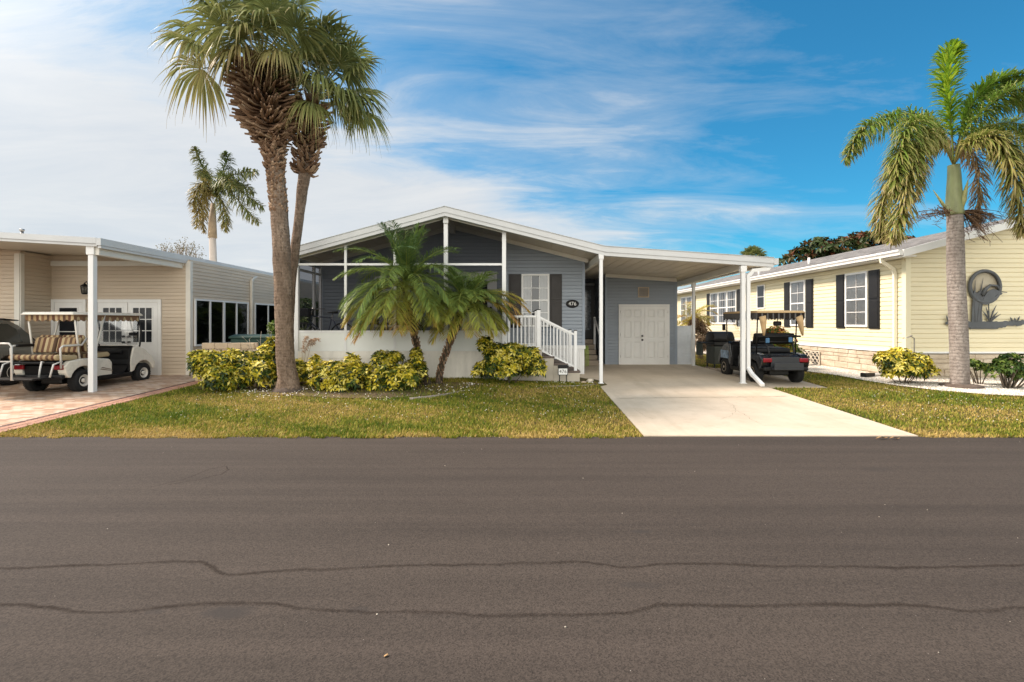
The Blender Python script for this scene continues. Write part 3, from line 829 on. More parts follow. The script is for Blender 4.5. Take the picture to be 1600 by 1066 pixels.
m.each('hinge', chrome, bh)
vt = MB(at((4.40, YS - .021, 2.55)))
for (x0, x1, z0, z1) in ((0, .38, 0, .03), (0, .38, .33, .36), (0, .03, .03, .33), (.35, .38, .03, .33)): vt.box(x0, x1, -.03, -.001, z0, z1)
for i in range(9): vt.add([(.03, -.006, .05 + i * .033), (.35, -.006, .05 + i * .033), (.35, -.026, .032 + i * .033), (.03, -.026, .032 + i * .033)], [(0, 1, 2, 3)])
ob_ = MB(); ob_.rbox(5.50, 5.62, YS - .05, YS - .02, .72, .80, .008); ob_.build('outlet_cover', blue_trim, bh)
vt.build('gable_vent', M('tan_vent', (.50, .40, .28), .5, .1, 5), bh)
# passage between: back wall with a dark glazed door, five steps
m = MB(at((0, 20.2, 0))); m.siding([(2.06, .2), (3.27, .2), (3.27, 3.4), (2.06, 3.4)], .108, .020, .1); m.build('passage_wall', M('shade_painted_siding', (.05, .06, .075), .5, .1, 3), bh)  # the blue siding in a darker colour that paints in the passage shade
d = panel_door(bh, at((2.42, 20.18, 1.08)), .84, 2.05, M('dark_door', (.03, .03, .033), .4, .1, 3), None, False, 'side_door')
m = MB(at((2.42, 20.18, 1.08))); m.box(.15, .69, -.034, -.0301, .3, 1.85); m.build('pane', M('etched_glass', (.10, .12, .14), .12, .8, 9, spec=.8), d)
m = MB(at((2.42, 20.18, 1.08)))
for (x0, x1, z0, z1) in ((-.08, -.001, 0, 2.13), (.841, .9, 0, 2.13), (-.001, .841, 2.052, 2.13)): m.box(x0, x1, -.05, -.001, z0, z1)
m.build('door_frame', M('grey_frame', (.35, .35, .35), .5, .1, 3), d)
for i in range(5):
    m = MB(); y0 = 17.6 + i * .28; m.rbox(2.1, 2.98, y0, 20.15, gs + .005 + i * .172, gs + .17 + i * .172, .012); m.build('step', M('step_tan', (.33, .27, .21), .85, .1, 3), bh)
m = MB()
for (x, y, z) in ((3.04, 17.55, gs), (3.0, 18.6, .9)): m.rbox(x - .035, x + .035, y - .035, y + .035, gs, z + .98, .006)
m.bar((3.04, 17.55, gs + .93), (3.0, 18.6, 1.83), .05); m.build('hand_rail', white_al, bh)

# ================================================================== entry steps with white railing
es = thing('entry_steps', 'beige stucco entry landing and steps with white metal railing beside the screened porch', 'steps', (.6, 13.6, G(13.6)))
m = MB(); m.rbox(-.115, .76, 13.0, YW - .06, .1, .99, .008); m.build('landing', concrete, es)
for (x0, x1, z) in ((.762, 1.06, .82), (1.062, 1.40, .635), (1.402, 1.72, .45)):
    m = MB(); m.rbox(x0, x1, 13.0, YW - .07, .1, z - .045, .006); st = m.build('step', concrete, es)
    m = MB(); m.rbox(x0 - .0, x1 + .02, 12.985, YW - .075, z - .044, z + .004, .008); m.build('tread', brown_tread, st)
def railing(y):
    m = MB()
    def pst(x, z0, z1, w):
        m.rbox(x - w / 2, x + w / 2, y - w / 2, y + w / 2, z0, z1, .005)
    pst(-.08, 1.0, 1.88, .06); pst(.68, .86, 2.0, .095); pst(1.62, .44, 1.47, .075)
    m.bar((-.06, y, 1.84), (.66, y, 1.84), .05, .045); m.bar((-.06, y, 1.08), (.66, y, 1.08), .04, .035)
    m.bar((.70, y, 1.82), (1.60, y, 1.37), .05, .045); m.bar((.70, y, .99), (1.60, y, .55), .04, .035)
    for i in range(1, 7):
        x = -.06 + .72 * i / 7; m.box(x - .011, x + .011, y - .011, y + .011, 1.08, 1.83)
    for i in range(1, 10):
        x = .72 + .88 * i / 10; dz = -.495 * (x - .70); m.box(x - .011, x + .011, y - .011, y + .011, .99 + dz, 1.81 + dz)
    o = m.build('railing', white_al, es)
    c = MB()
    for (x, z, w) in ((.68, 2.0, .1), (1.62, 1.47, .08)): c.rbox(x - w / 2, x + w / 2, y - w / 2, y + w / 2, z, z + .025, .008)
    c.each('post_cap', black_pl, o)
railing(13.08); railing(14.3)

# ================================================================== the beige neighbour on the left
gb = G(14.4)
gh = thing('beige_house', 'beige vinyl-sided single-storey house with a flat carport over a paver driveway', 'house', (-12, 14.4, gb))
YB = 14.4
m = MB(at((0, YB, 0))); m.siding([(-12.95, gb), (-9.07, gb), (-9.07, 3.42), (-12.95, 3.60)], .102, .020, .12)
m.T = at((-9.07, YB, 0), PI / 2); m.siding([(0.001, gb), (15.5, gb), (15.5, 3.45), (0.001, 3.45)], .102, .020, .12)
m.T = at((-12.95, 13.5, 0), PI / 2); m.siding([(0.0, gb), (.9, gb), (.9, 3.56), (0.0, 3.56)], .102, .020, .12)
m.T = at((0, 13.5, 0)); m.siding([(-24, gb), (-12.95, gb), (-12.95, 3.58), (-24, 3.9)], .102, .020, .12)
m.T = None; m.box(-24, -9.3, 29.7, 29.9, gb, 3.4); m.box(-24, -23.9, 13.63, 29.6, gb, 3.4)
gw = m.build('wall', beige_siding, gh)
m = MB(); m.box(-9.16, -9.05, YB - .03, YB - .021, gb, 3.4); m.box(-9.049, -9.03, YB - .03, YB + .09, gb, 3.4)
m.box(-13.08, -12.94, 13.45, 13.479, gb, 3.5); m.box(-12.929, -12.91, 13.46, 13.56, gb, 3.5)
m.each('corner_trim', M('beige_trim', (.70, .67, .60), .5, .05, 3), gw)
m = MB()
ez = 3.52
RB = [(-24, 4.05), (-11.4, 3.66), (-9.22, 3.535)]
m.prism([(p[0], p[1]) for p in RB] + [(p[0], p[1] - .12) for p in RB[::-1]], 11.46, 30, 'y')
groof = m.build('roof', soffit, gh)
m = MB()
for a, b in zip(RB[:-1], RB[1:]):
    m.prism([(a[0], a[1] + .03), (b[0], b[1] + .03), (b[0], b[1] - .10), (a[0], a[1] - .10)], 11.34, 11.42, 'y')
    m.prism([(a[0], a[1] - .101), (b[0], b[1] - .101), (b[0], b[1] - .16), (a[0], a[1] - .16)], 11.37, 11.455, 'y')
m.box(-9.215, -9.11, 11.34, 30, 3.40, 3.555)
m.box(-9.20, -9.13, 11.37, 30, 3.34, 3.399)
m.build('fascia', fascia_m, groof)
m = MB(); m.box(-9.40, -9.24, 11.46, YB - .02, 3.20, 3.40); m.build('beam', cream, gh)
m = MB(); x = -9.42; m.rbox(x - .06, x + .06, 11.44, 11.56, G(11.5) - .02, 3.38, .008); m.rbox(x - .09, x + .09, 11.42, 11.455, 3.2, 3.40, .008); m.build('post', white_al, gh)
m = MB(); m.tube([(-13.4, 14.0, 3.6), (-13.4, 14.0, 4.18)], .04, 10); m.lathe([(.04, 4.18), (.06, 4.19), (.06, 4.23), (.03, 4.24)], 12, (-13.4, 14.0, 0)); m.build('vent_pipe', M('galvanised', (.3, .3, .3), .4, .1, 4, metal=.8), gh)
m = MB(); m.box(-12.93, -9.2, YB - .06, YB - .02, 3.27, 3.40); m.build('frieze_board', cream, gh)
# doors in the shaded back wall
def glazed_door(x, w, half, cols, rows, knobx):
    T = at((x, YB - .021, gb + .01)); d = panel_door(gh, T, w, 2.03, white, (knobx, (.92, 1.08)), False)
    fr = MB(T); x0, x1, z0, z1 = w * .18, w * .82, half, 1.88
    for (a, b, c_, d_) in ((x0 - .03, x1 + .03, z0 - .03, z0), (x0 - .03, x1 + .03, z1, z1 + .03), (x0 - .03, x0, z0, z1), (x1, x1 + .03, z0, z1)): fr.box(a, b, -.045, -.0301, c_, d_)
    for i in range(1, cols): xx = x0 + (x1 - x0) * i / cols; fr.box(xx - .011, xx + .011, -.044, -.0335, z0, z1)
    for i in range(1, rows): zz = z0 + (z1 - z0) * i / rows; fr.box(x0, x1, -.0435, -.0336, zz - .011, zz + .011)
    fr.build('sash', white, d)
    g = MB(T); g.box(x0, x1, -.033, -.0302, z0, z1); g.build('pane', M('dark_glass', (.012, .014, .018), .06, .3, 4, spec=.25), d)
    return d
glazed_door(-12.82, .78, .55, 1, 2, .08)
glazed_door(-11.60, .82, .92, 3, 3, .74)
glazed_door(-10.76, .82, .92, 3, 3, .06)
m = MB()
for (a, b) in ((-12.92, -12.83), (-12.03, -11.95), (-11.70, -11.61), (-9.93, -9.84)): m.box(a, b, YB - .06, YB - .021, gb, 2.33)
m.box(-12.829, -12.031, YB - .06, YB - .021, 2.245, 2.33); m.box(-11.609, -9.931, YB - .06, YB - .021, 2.245, 2.33); m.build('door_frame', white, gh)
# window bank on the right side
def slider(y0, y1, z0, z1, n):
    T = at((-9.048, y0, z0), PI / 2); w = y1 - y0; h = z1 - z0
    m = MB(T)
    for (a, b, c_, d_) in ((0, .05, 0, h), (w - .05, w, 0, h), (.05, w - .05, 0, .05), (.05, w - .05, h - .05, h)): m.box(a, b, -.05, -.002, c_, d_)
    for i in range(1, n): x = w * i / n; m.box(x - (.05 if i == n / 2 else .032), x + (.05 if i == n / 2 else .032), -.046, -.003, .05, h - .05)
    o = m.build('window', white_al, gh)
    g = MB(T); g.add([(.05, -.02, .05), (w - .05, -.02, .05), (w - .05, -.02, h - .05), (.05, -.02, h - .05)], [(0, 1, 2, 3)]); g.build('pane', tinted_glass, o)
    g = MB(T); g.add([(.05, -.020, .05), (w - .05, -.020, .05), (w - .05, -.013, h - .05), (.05, -.013, h - .05)], [(0, 1, 2, 3)]); g.build('dark_room_sheet', dark_in, o)  # dark sheet in place of an unlit room
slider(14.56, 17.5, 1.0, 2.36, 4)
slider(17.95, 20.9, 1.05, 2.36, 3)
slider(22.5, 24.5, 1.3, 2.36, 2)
downspout(gh, [(-9.12, 18.4, 3.36), (-9.04, 17.85, 3.2), (-9.0, 17.7, 3.1), (-9.0, 17.7, .3)], M('tan_spout', (.62, .58, .50), .4, .05, 3), .08)

# ================================================================== the yellow neighbour on the right
XY = 10.5; Yf = 13.64; gy = G(Yf)
yh = thing('yellow_house', 'pale yellow vinyl-sided house with black shutters, grey shingle roof and stone skirting', 'house', (XY, Yf, gy))
zr = lambda x: 3.56 + (x - 10.12) * .268 if x < 14.3 else 3.56 + (2 * 14.3 - x - 10.12) * .268
m = MB(at((XY, 34.5, 0), -PI / 2)); m.siding([(0, .9), (34.5 - Yf, .9), (34.5 - Yf, 3.5), (0, 3.5)], .125, .020, .12)
m.T = at((0, Yf, 0)); m.siding([(XY, .9), (18.1, .9), (18.1, zr(18.1) - .05), (14.3, zr(14.3) - .05), (XY, zr(XY) - .05)], .125, .020, .12)
m.T = None; m.box(18.0, 18.1, Yf + .121, 34.5, .2, 3.5); m.box(10.63, 17.9, 34.3, 34.5, .2, 3.5)
yw = m.build('wall', yellow_siding, yh)
m = MB(); m.box(XY - .034, XY - .0205, Yf - .02, Yf + .11, .93, 3.42); m.box(XY - .034, XY + .10, Yf - .036, Yf - .0205, .93, 3.46); m.each('corner_trim', yellow_trim, yw)
# stone skirting: individual courses of cut stone
stone_m = None
def stone_mat():
    n = NT('cut_stone'); v = n.ocoords()
    c = n.ramp(n.noise(n.ocoords((.8, .8, 3)), 2.6, 4), [(.3, (.42, .34, .25)), (.5, (.55, .47, .36)), (.7, (.64, .57, .46))])
    c = n.mix(n.ramp(n.noise(v, 14, 5, .7), [(.45, 0.0), (.8, .5)]), c, (.33, .26, .19))
    n.bsdf(c, .9, 0, n.bump(n.noise(v, 24, 5), .8, .02), .2); return n.m
sm = stone_mat()
m = MB()
def stones(T, L, z0, z1):
    m.T = T; z = z0; r = 0
    while z < z1 - .03:
        h = min((.13, .19, .16, .11)[r % 4], z1 - z); x = 0
        while x < L:
            w = rng.uniform(.25, .7); x1 = min(L, x + w)
            m.rbox(x + .004, x1 - .004, -.05 - rng.uniform(0, .025), .02, z + .004, z + h - .004, .012, 1); x = x1
        z += h; r += 1
    m.box(0, L, -.03, .08, z0, z1 - .01)
stones(at((XY - .005, 34.5, 0), -PI / 2), 34.5 - Yf - .06, .12, .86)
stones(at((XY - .05, Yf - .005, 0)), 7.6, .12, .84)
m.build('stone_skirting', sm, yh)
m = MB(); m.box(XY - .09, XY + .05, Yf - .08, 34.5, .862, .91); m.box(XY + .051, 18.1, Yf - .08, Yf + .02, .862, .91); m.build('ledge', white, yh)
# shingle roof
def shingle_mat():
    n = NT('grey_shingles'); g = n.n('NewGeometry'); mp = n.n('Mapping'); mp.inputs['Rotation'].default_value = (0, 0, PI / 2)
    n.l(g.outputs['Position'], mp.inputs['Vector']); v = mp.outputs['Vector']
    br = n.n('TexBrick'); n.l(v, br.inputs['Vector'])
    br.inputs['Scale'].default_value = 1; br.inputs['Brick Width'].default_value = .30; br.inputs['Row Height'].default_value = .14; br.inputs['Mortar Size'].default_value = .006
    br.inputs['Color1'].default_value = (0, 0, 0, 1); br.inputs['Color2'].default_value = (1, 1, 1, 1); br.inputs['Mortar'].default_value = (.1, .1, .1, 1)
    c = n.ramp(n.math('ADD', n.math('MULTIPLY', br.outputs['Color'], .6), n.math('MULTIPLY', n.noise(v, 3, 4), .4)), [(.2, (.12, .115, .11)), (.8, (.245, .235, .225))])
    c = n.mix(br.outputs['Fac'], c, (.09, .085, .08))
    n.bsdf(c, .95, 0, n.bump(n.math('SUBTRACT', n.noise(v, 60, 3), br.outputs['Fac']), .5, .01), .2); return n.m
m = MB()
a, b, c_ = (10.12, 3.56), (14.3, zr(14.3)), (18.48, 3.56)
m.prism([a, b, c_, (c_[0], c_[1] - .07), (b[0], b[1] - .07), (a[0], a[1] - .07)], 13.28, 34.9, 'y'); yr = m.build('roof', shingle_mat(), yh)
m = MB()
for (p, q) in ((a, b), (b, c_)):
    m.prism([(p[0], p[1] + .012), (q[0], q[1] + .012), (q[0], q[1] - .16), (p[0], p[1] - .16)], 13.22, 13.275, 'y')
    m.prism([(p[0], p[1] - .16), (q[0], q[1] - .16), (q[0], q[1] - .18), (p[0], p[1] - .18)], 13.22, Yf - .02, 'y')
m.build('rake_board', white, yr)
m = MB()
# K-profile gutter
pf = [(10.115, 3.56), (9.99, 3.57), (9.985, 3.53), (10.02, 3.48), (10.03, 3.43), (10.115, 3.43)]
m.prism(pf, 13.24, 34.9, 'y'); m.box(10.116, 10.5, 13.28, 34.9, 3.40, 3.425); m.build('gutter', white, yr)
m = MB(); m.tube([(10.9, 22.6, 3.7), (10.9, 22.6, 4.05)], .045, 8); m.tube([(11.6, 20.0, 3.85), (11.6, 20.0, 4.2)], .045, 8); m.each('vent_pipe', white, yr)
downspout(yh, [(10.06, 13.95, 3.43), (10.08, 13.95, 3.33), (10.38, 13.95, 3.14), (10.43, 13.95, 3.0), (10.43, 13.95, .95), (10.40, 13.95, .55)], M('yellow_white_spout', (.80, .76, .62), .4, .04, 3), .085)
def sidewin(y_far, y_near, z0, z1, cols=2, rows=2, curtain=.85, name='window', fw=.06, depth=.045):
    window(yh, at((XY - .021, y_far, z0), -PI / 2), y_far - y_near, z1 - z0, cols, rows, name, curtain=curtain, fw=fw, depth=depth)
def sideshut(y_far, y_near, z0=1.5, z1=3.2): shutter(yh, at((XY - .022, y_far, z0), -PI / 2), y_far - y_near, z1 - z0, black_shutter)
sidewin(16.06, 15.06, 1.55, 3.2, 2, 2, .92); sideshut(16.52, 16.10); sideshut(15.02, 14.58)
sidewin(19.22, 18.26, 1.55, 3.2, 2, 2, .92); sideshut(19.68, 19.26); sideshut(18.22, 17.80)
sidewin(21.86, 21.2, 2.25, 3.25, 1, 1, .0, fw=.045, depth=.03)
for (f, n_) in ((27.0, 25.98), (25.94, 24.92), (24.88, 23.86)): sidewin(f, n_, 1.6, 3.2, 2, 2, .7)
sideshut(27.5, 27.04); sideshut(23.82, 23.4)
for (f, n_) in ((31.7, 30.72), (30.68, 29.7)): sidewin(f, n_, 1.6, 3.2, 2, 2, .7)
sideshut(29.66, 29.2)
# lattice vent block in the skirting
m = MB(at((XY - .085, 18.3, .24), -PI / 2)); 
m.box(0, 1.0, -.03, -.001, 0, .03); m.box(0, 1.0, -.03, -.001, .43, .46); m.box(0, .03, -.03, -.001, .03, .43); m.box(.97, 1.0, -.03, -.001, .03, .43); m.box(.485, .515, -.03, -.001, .03, .43)
for x0 in (.03, .515):
    for (p, q) in (((0, 0), (.455, .40)), ((0, .40), (.455, 0)), ((.23, 0), (.455, .2)), ((0, .2), (.23, .40)), ((.23, 0), (0, .2)), ((.455, .2), (.23, .40))):
        m.bar((x0 + p[0], -.018, .03 + p[1]), (x0 + q[0], -.018, .03 + q[1]), .025, .02, (0, 1, 0))
vb = m.build('lattice_vent', M('pale_block', (.62, .55, .44), .8, .1, 5), yh)
m = MB(at((XY - .085, 18.3, .24), -PI / 2)); m.box(.031, .969, -.0055, -.0005, .031, .429); m.build('vent_shade_sheet', dark_in, vb)  # dark sheet stands in for the shade behind the lattice
# ------------------------------------------------------------------ palms
def bezier(p0, p1, p2, n):
    return [p0 * (1 - t) ** 2 + p1 * 2 * t * (1 - t) + p2 * t * t for t in (i / (n - 1) for i in range(n))]
def smoothpath(P, n):
    """Catmull-Rom through points"""
    P = [Vector(p) for p in P]; Q = [P[0] * 2 - P[1]] + P + [P[-1] * 2 - P[-2]]; out = []
    for i in range(len(P) - 1):
        a, b, c, d = Q[i:i + 4]
        for k in range(n):
            t = k / n
            out.append(.5 * ((2 * b) + (c - a) * t + (2 * a - 5 * b + 4 * c - d) * t * t + (3 * b - a - 3 * c + d) * t ** 3))
    out.append(P[-1]); return out
def trunk_mesh(path, rads, name, mat, parent, rough=.02, ring=.0, n=22, sub=16, flare=None):
    pts = smoothpath(path, sub); k = len(pts); m = MB(); m.smooth = True
    L = len(rads) - 1; vs = []
    ph = rng.uniform(0, 9)
    for i, p in enumerate(pts):
        t = i / (k - 1) * L; j = min(int(t), L - 1); r = rads[j] + (rads[j + 1] - rads[j]) * (t - j)
        d = (pts[min(i + 1, k - 1)] - pts[max(i - 1, 0)]).normalized(); x = d.cross(Vector((0, 1, 0))).normalized(); y = d.cross(x)
        rg = ring * (1 if i % 2 else -1)
        for q in range(n):
            a = 2 * PI * q / n
            rr = r * (1 + rg + rough * (math.sin(3 * a + ph + i * .31) + math.sin(7 * a + i * .7) * .6) + rng.uniform(-rough, rough) * .8)
            vs.append(p + (x * math.cos(a) + y * math.sin(a)) * rr)
    m.add(vs, [(i * n + q, i * n + (q + 1) % n, (i + 1) * n + (q + 1) % n, (i + 1) * n + q) for i in range(k - 1) for q in range(n)] + [tuple((k - 1) * n + q for q in range(n))])
    return m.build(name, mat, parent)
def bark_mat(name, a, b, c_, ringscale, crack, ringk=.55, bmp=.9):
    n = NT(name); v = n.coords()
    rings = n.n('TexWave'); rings.wave_type = 'BANDS'; rings.bands_direction = 'Z'; rings.inputs['Scale'].default_value = ringscale
    rings.inputs['Distortion'].default_value = 3.5; rings.inputs['Detail'].default_value = 4; rings.inputs['Detail Scale'].default_value = 2.5
    n.l(v, rings.inputs['Vector'])
    col = n.ramp(n.noise(n.coords((1, 1, .35)), 5, 6, .7), [(.3, a), (.55, b), (.75, c_)])
    col = n.mix(n.ramp(rings.outputs['Fac'], [(.0, ringk), (.35, 0.0)]), col, [x * .4 for x in a])
    ck = n.noise(n.coords((1, 1, .22)), 26, 5, .75)
    col = n.mix(n.ramp(ck, [(.52, 0.0), (.68, crack)]), col, [x * .35 for x in a])
    pit = n.noise(n.coords((1, 1, .6)), 17, 6, .8)
    col = n.mix(n.ramp(pit, [(.36, .75), (.5, 0.0)]), col, [x * .38 for x in a])
    col = n.mix(n.ramp(n.noise(n.coords((1, 1, .5)), 2.2, 4), [(.35, .45), (.6, 0.0)]), col, [x * .55 for x in a])
    lich = n.noise(v, 16, 4, .7)
    col = n.mix(n.ramp(lich, [(.66, 0.0), (.76, .35)]), col, (.42, .40, .35))
    h = n.math('SUBTRACT', n.math('ADD', n.math('MULTIPLY', rings.outputs['Fac'], ringk * 1.2), n.math('MULTIPLY', pit, 1.2)), n.math('MULTIPLY', ck, 1.3))
    n.bsdf(col, .92, 0, n.bump(h, bmp, .03), .2); return n.m
washing_bark = bark_mat('fan_palm_bark', (.20, .14, .10), (.31, .225, .165), (.42, .33, .255), 4.5, .95, .17)
smooth_bark = bark_mat('smooth_palm_bark', (.24, .20, .175), (.35, .31, .28), (.47, .43, .40), 4.0, .25, .4, .35)
pygmy_bark = bark_mat('date_palm_bark', (.06, .045, .03), (.125, .105, .075), (.24, .235, .20), 9, .8)
fan_m = foliage('fan_leaf', [(0, (.26, .18, .09)), (.2, (.36, .31, .13)), (.42, (.23, .25, .085)), (.7, (.145, .175, .055)), (1, (.07, .10, .03))], .28, .42)
date_m = foliage('date_leaf', [(0, (.46, .26, .08)), (.2, (.52, .40, .09)), (.40, (.40, .40, .075)), (.7, (.235, .31, .07)), (1, (.11, .19, .06))], .28, .4)
fox_m = foliage('foxtail_leaf', [(0, (.24, .16, .08)), (.22, (.40, .31, .14)), (.42, (.34, .31, .10)), (.62, (.19, .25, .05)), (.8, (.15, .27, .035)), (.93, (.27, .44, .035)), (1, (.42, .52, .05))], .35, .42)
boot_m = foliage('old_leaf_base', [(0, (.10, .055, .035)), (.4, (.24, .145, .09)), (.75, (.36, .25, .165)), (1, (.50, .38, .27))], 0.0, .85)

def fan_leaf(lm, base, hub, size, tint, spread=2.15, n=46, droop=.45, roll=0.0, dead=0.0):
    d = (hub - base).normalized()
    up = Vector((0, 0, 1))
    s = d.cross(up)
    if s.length < .1: s = Vector((1, 0, 0))
    s.normalize(); nr = s.cross(d)
    s, nr = s * math.cos(roll) + nr * math.sin(roll), nr * math.cos(roll) - s * math.sin(roll)
    mid = base.lerp(hub, .5) + Vector((0, 0, .06))
    lm.tube(bezier(base, mid, hub, 6), .028, .012, tint * .4 + .28, 5)
    step = 2 * spread / n
    for i in range(n):
        a = -spread + step * (i + .5) + rng.uniform(-.012, .012)
        dirv = (d * math.cos(a) + s * math.sin(a) + nr * (.12 * math.cos(a) - .10 * (i % 2))).normalized()
        L = size * (1 - .22 * abs(a / spread) ** 2) * rng.uniform(.88, 1.06)
        tang = (-d * math.sin(a) + s * math.cos(a)).normalized()
        sv = (tang + nr * (.55 if i % 2 else -.55)).normalized()
        pts = []; sides = []; tn = []
        dr = droop * rng.uniform(.75, 1.35)
        tt = tint + rng.uniform(-.10, .10)
        for t, w in ((.03, .006), (.28, step * .28 * 1.05), (.52, step * .52 * 1.0), (.68, step * .46), (.84, step * .20), (1.0, .003)):
            g = dr * L * (max(0, t - .40) ** 1.5 * .9 + .12 * t)
            p = hub + dirv * L * t * (1 - .18 * dr * t) + Vector((0, 0, -g))
            pts.append(p); sides.append(sv * (w * size * .52)); tn.append(tt - (.34 if t > .8 else .0) * (rng.random() * .8 + dead) - (.05 if t > .6 else 0))
        lm.strip(pts, sides, tn)
        if rng.random() < .5:   # hanging thread-like split tip
            e = pts[-1]; q = e + Vector((rng.uniform(-.03, .03), rng.uniform(-.03, .03), -rng.uniform(.06, .2)))
            lm.strip([pts[-2], e, q], [sv * .003] * 3, [tt - .3] * 3)
def boots(axis_pts, r_in, r_out, n, name, parent, lo=.22, hi=.36, up=.35, width=.045):
    """stubs of old leaf bases, spiralling; axis from bottom to top, radius profile lists"""
    lm = LM(); k = len(axis_pts); ga = 2.39996
    for i in range(n):
        t = i / n; f = t * (k - 1); j = min(int(f), k - 2); c = axis_pts[j].lerp(axis_pts[j + 1], f - j)
        q = t * (len(r_in) - 1); b = min(int(q), len(r_in) - 2); ri = r_in[b] + (r_in[b + 1] - r_in[b]) * (q - b); ro = r_out[b] + (r_out[b + 1] - r_out[b]) * (q - b)
        a = i * ga + rng.uniform(-.2, .2); o = Vector((math.cos(a), math.sin(a), 0)); tg = Vector((-o.y, o.x, 0))
        L = rng.uniform(lo, hi); w = width * rng.uniform(.75, 1.25)
        p0 = c + o * ri * .8 + Vector((0, 0, -.02)); p2 = c + o * (ro * rng.uniform(.88, 1.08)) + Vector((0, 0, L * (up * rng.uniform(.3, 1.5) + rng.uniform(-.35, .45)))) + tg * rng.uniform(-.8, .8) * L
        p1 = p0.lerp(p2, .55) + Vector((0, 0, -.04))
        tt = rng.uniform(.15, .8); nrm = (p2 - p0).cross(tg).normalized() * .018
        pts = [p0, p1, p2]; sd = [tg * w * 1.3, tg * w * 1.05, tg * w * rng.uniform(.2, .6)]
        lm.strip([p + nrm for p in pts], sd, [tt - .3, tt + .05, tt + .1]); lm.strip([p - nrm for p in pts], sd, [tt - .4, tt - .15, tt])
        for sg in (-1, 1):
            lm.strip([p + s_ * sg for p, s_ in zip(pts, sd)], [nrm] * 3, [tt - .3, tt - .1, tt])
        lm.strip([p2 - nrm, p2 + nrm], [sd[2]] * 2, [tt - .05] * 2)
    return lm.build(name, boot_m, parent)

# ---- the big fan palm by the beige house's drive
def wp(px, py, Y): return W(px, py, Y)
y1 = 11.6
pb = ground_at(447, 613)
p1 = thing('fan_palm', 'tall thick-trunked fan palm with a shaggy collar of old leaf bases, nearest the paver driveway', 'palm tree', (pb.x, y1, G(y1)), 0, 'pair of tall fan palms')
tr = [Vector((pb.x, y1, G(y1) - .1)), Vector((pb.x, y1, .45)), wp(446, 560, y1), wp(443, 470, y1), wp(439.5, 385, y1), wp(434, 300, y1), wp(426, 230, y1), wp(414, 150, y1), wp(410, 95, y1)]
trunk_mesh(tr, [.31, .215, .198, .192, .19, .182, .178, .19, .2], 'trunk', washing_bark, p1, .022, .004, 30, 26)
# root mat at the base
m = MB(); m.smooth = True
m.lathe([(.35, -.08), (.335, .03), (.28, .09), (.225, .13)], 26, (pb.x, y1, G(y1)))
for v in m.v: v.x += rng.uniform(-.025, .025); v.z += rng.uniform(-.02, .02); v.y += rng.uniform(-.02, .02)
m.build('root_mat', M('dark_root', (.085, .062, .048), .95, .35, 7, bump=.8, bscale=35), p1)
ax = [wp(436, 330, y1), wp(430, 265, y1), wp(426, 225, y1), wp(418, 180, y1), wp(412, 135, y1), wp(408, 95, y1)]
boots(ax[:2] , [.17, .17], [.19, .21], 130, 'leaf_base', p1, .04, .08, .3, .04)
boots(ax[1:3], [.17, .19], [.22, .30], 150, 'leaf_base', p1, .06, .14, .1, .04)
boots(ax[2:], [.25, .26, .26, .24], [.32, .72, .80, .60], 620, 'old_leaf_collar', p1, .22, .46, -.05, .030)
lm = LM(); ap = wp(408, 90, y1)
spec = [  # azimuth deg (0 = right, -90 = towards the street), elevation, petiole, size, tint, droop
    (180, -4, 1.15, 1.15, .36, 1.25), (176, 30, 1.45, 1.15, .5, .8), (200, 44, 1.35, 1.1, .55, .6), (158, 48, 1.3, 1.1, .6, .6),
    (-112, 24, .85, 1.15, .5, .9), (-88, 12, .7, 1.15, .42, 1.1), (-62, 20, .8, 1.15, .5, 1.0), (-30, 18, 1.1, 1.1, .5, .8),
    (4, 34, 1.35, 1.15, .58, .55), (12, 58, 1.4, 1.1, .62, .45), (-50, 52, 1.1, 1.15, .6, .7), (-125, 55, 1.15, 1.15, .6, .7),
    (-152, 12, 1.1, 1.05, .42, .9), (120, 50, 1.2, 1.15, .65, .5), (62, 42, 1.2, 1.15, .65, .5), (90, 18, 1.1, 1.1, .6, .7),
    (-90, 78, 1.2, 1.15, .7, .3), (100, 82, 1.2, 1.15, .75, .3), (0, 80, 1.3, 1.1, .7, .3), (180, 74, 1.35, 1.15, .7, .35), (-100, -14, .55, 1.0, .25, 1.3), (-40, -12, .6, 1.0, .28, 1.3)]
for (az, el, pl, sz, ti, dr) in spec:
    a, e = R(az), R(el); dv = Vector((math.cos(a) * math.cos(e), math.sin(a) * math.cos(e), math.sin(e)))
    base = ap + Vector((dv.x * .18, dv.y * .18, rng.uniform(-.25, .2)))
    fan_leaf(lm, base, base + dv * pl, sz, ti, droop=dr, roll=rng.uniform(-.5, .5))
lm.build('crown', fan_m, p1)
# flower stalks left over, thin, at the upper left
# ---- second, slimmer fan palm
y2 = 12.25
p2b = ground_at(452, 604)
p2 = thing('fan_palm', 'slimmer leaning fan palm rising close behind the thick-trunked fan palm', 'palm tree', (wp(447, 604, y2).x, y2, G(y2)), 0, 'pair of tall fan palms')
tr = [Vector((wp(447, 604, y2).x, y2, G(y2) - .1)), wp(449, 540, y2), wp(454, 450, y2), wp(461, 390, y2), wp(468, 335, y2), wp(472, 300, y2), wp(478, 255, y2), wp(484, 190, y2), wp(490, 150, y2)]
trunk_mesh(tr, [.19, .135, .112, .108, .108, .125, .145, .16, .16], 'trunk', washing_bark, p2, .022, .004, 24, 22)
boots([wp(475, 272, y2), wp(479, 240, y2), wp(482, 210, y2)], [.17, .17], [.30, .36], 120, 'leaf_base', p2, .15, .26, .5, .035)
boots([wp(480, 225, y2), wp(484, 190, y2), wp(489, 160, y2)], [.18, .2], [.42, .5], 110, 'old_leaf_collar', p2, .22, .36, .25, .038)
lm = LM(); ap = wp(492, 150, y2)
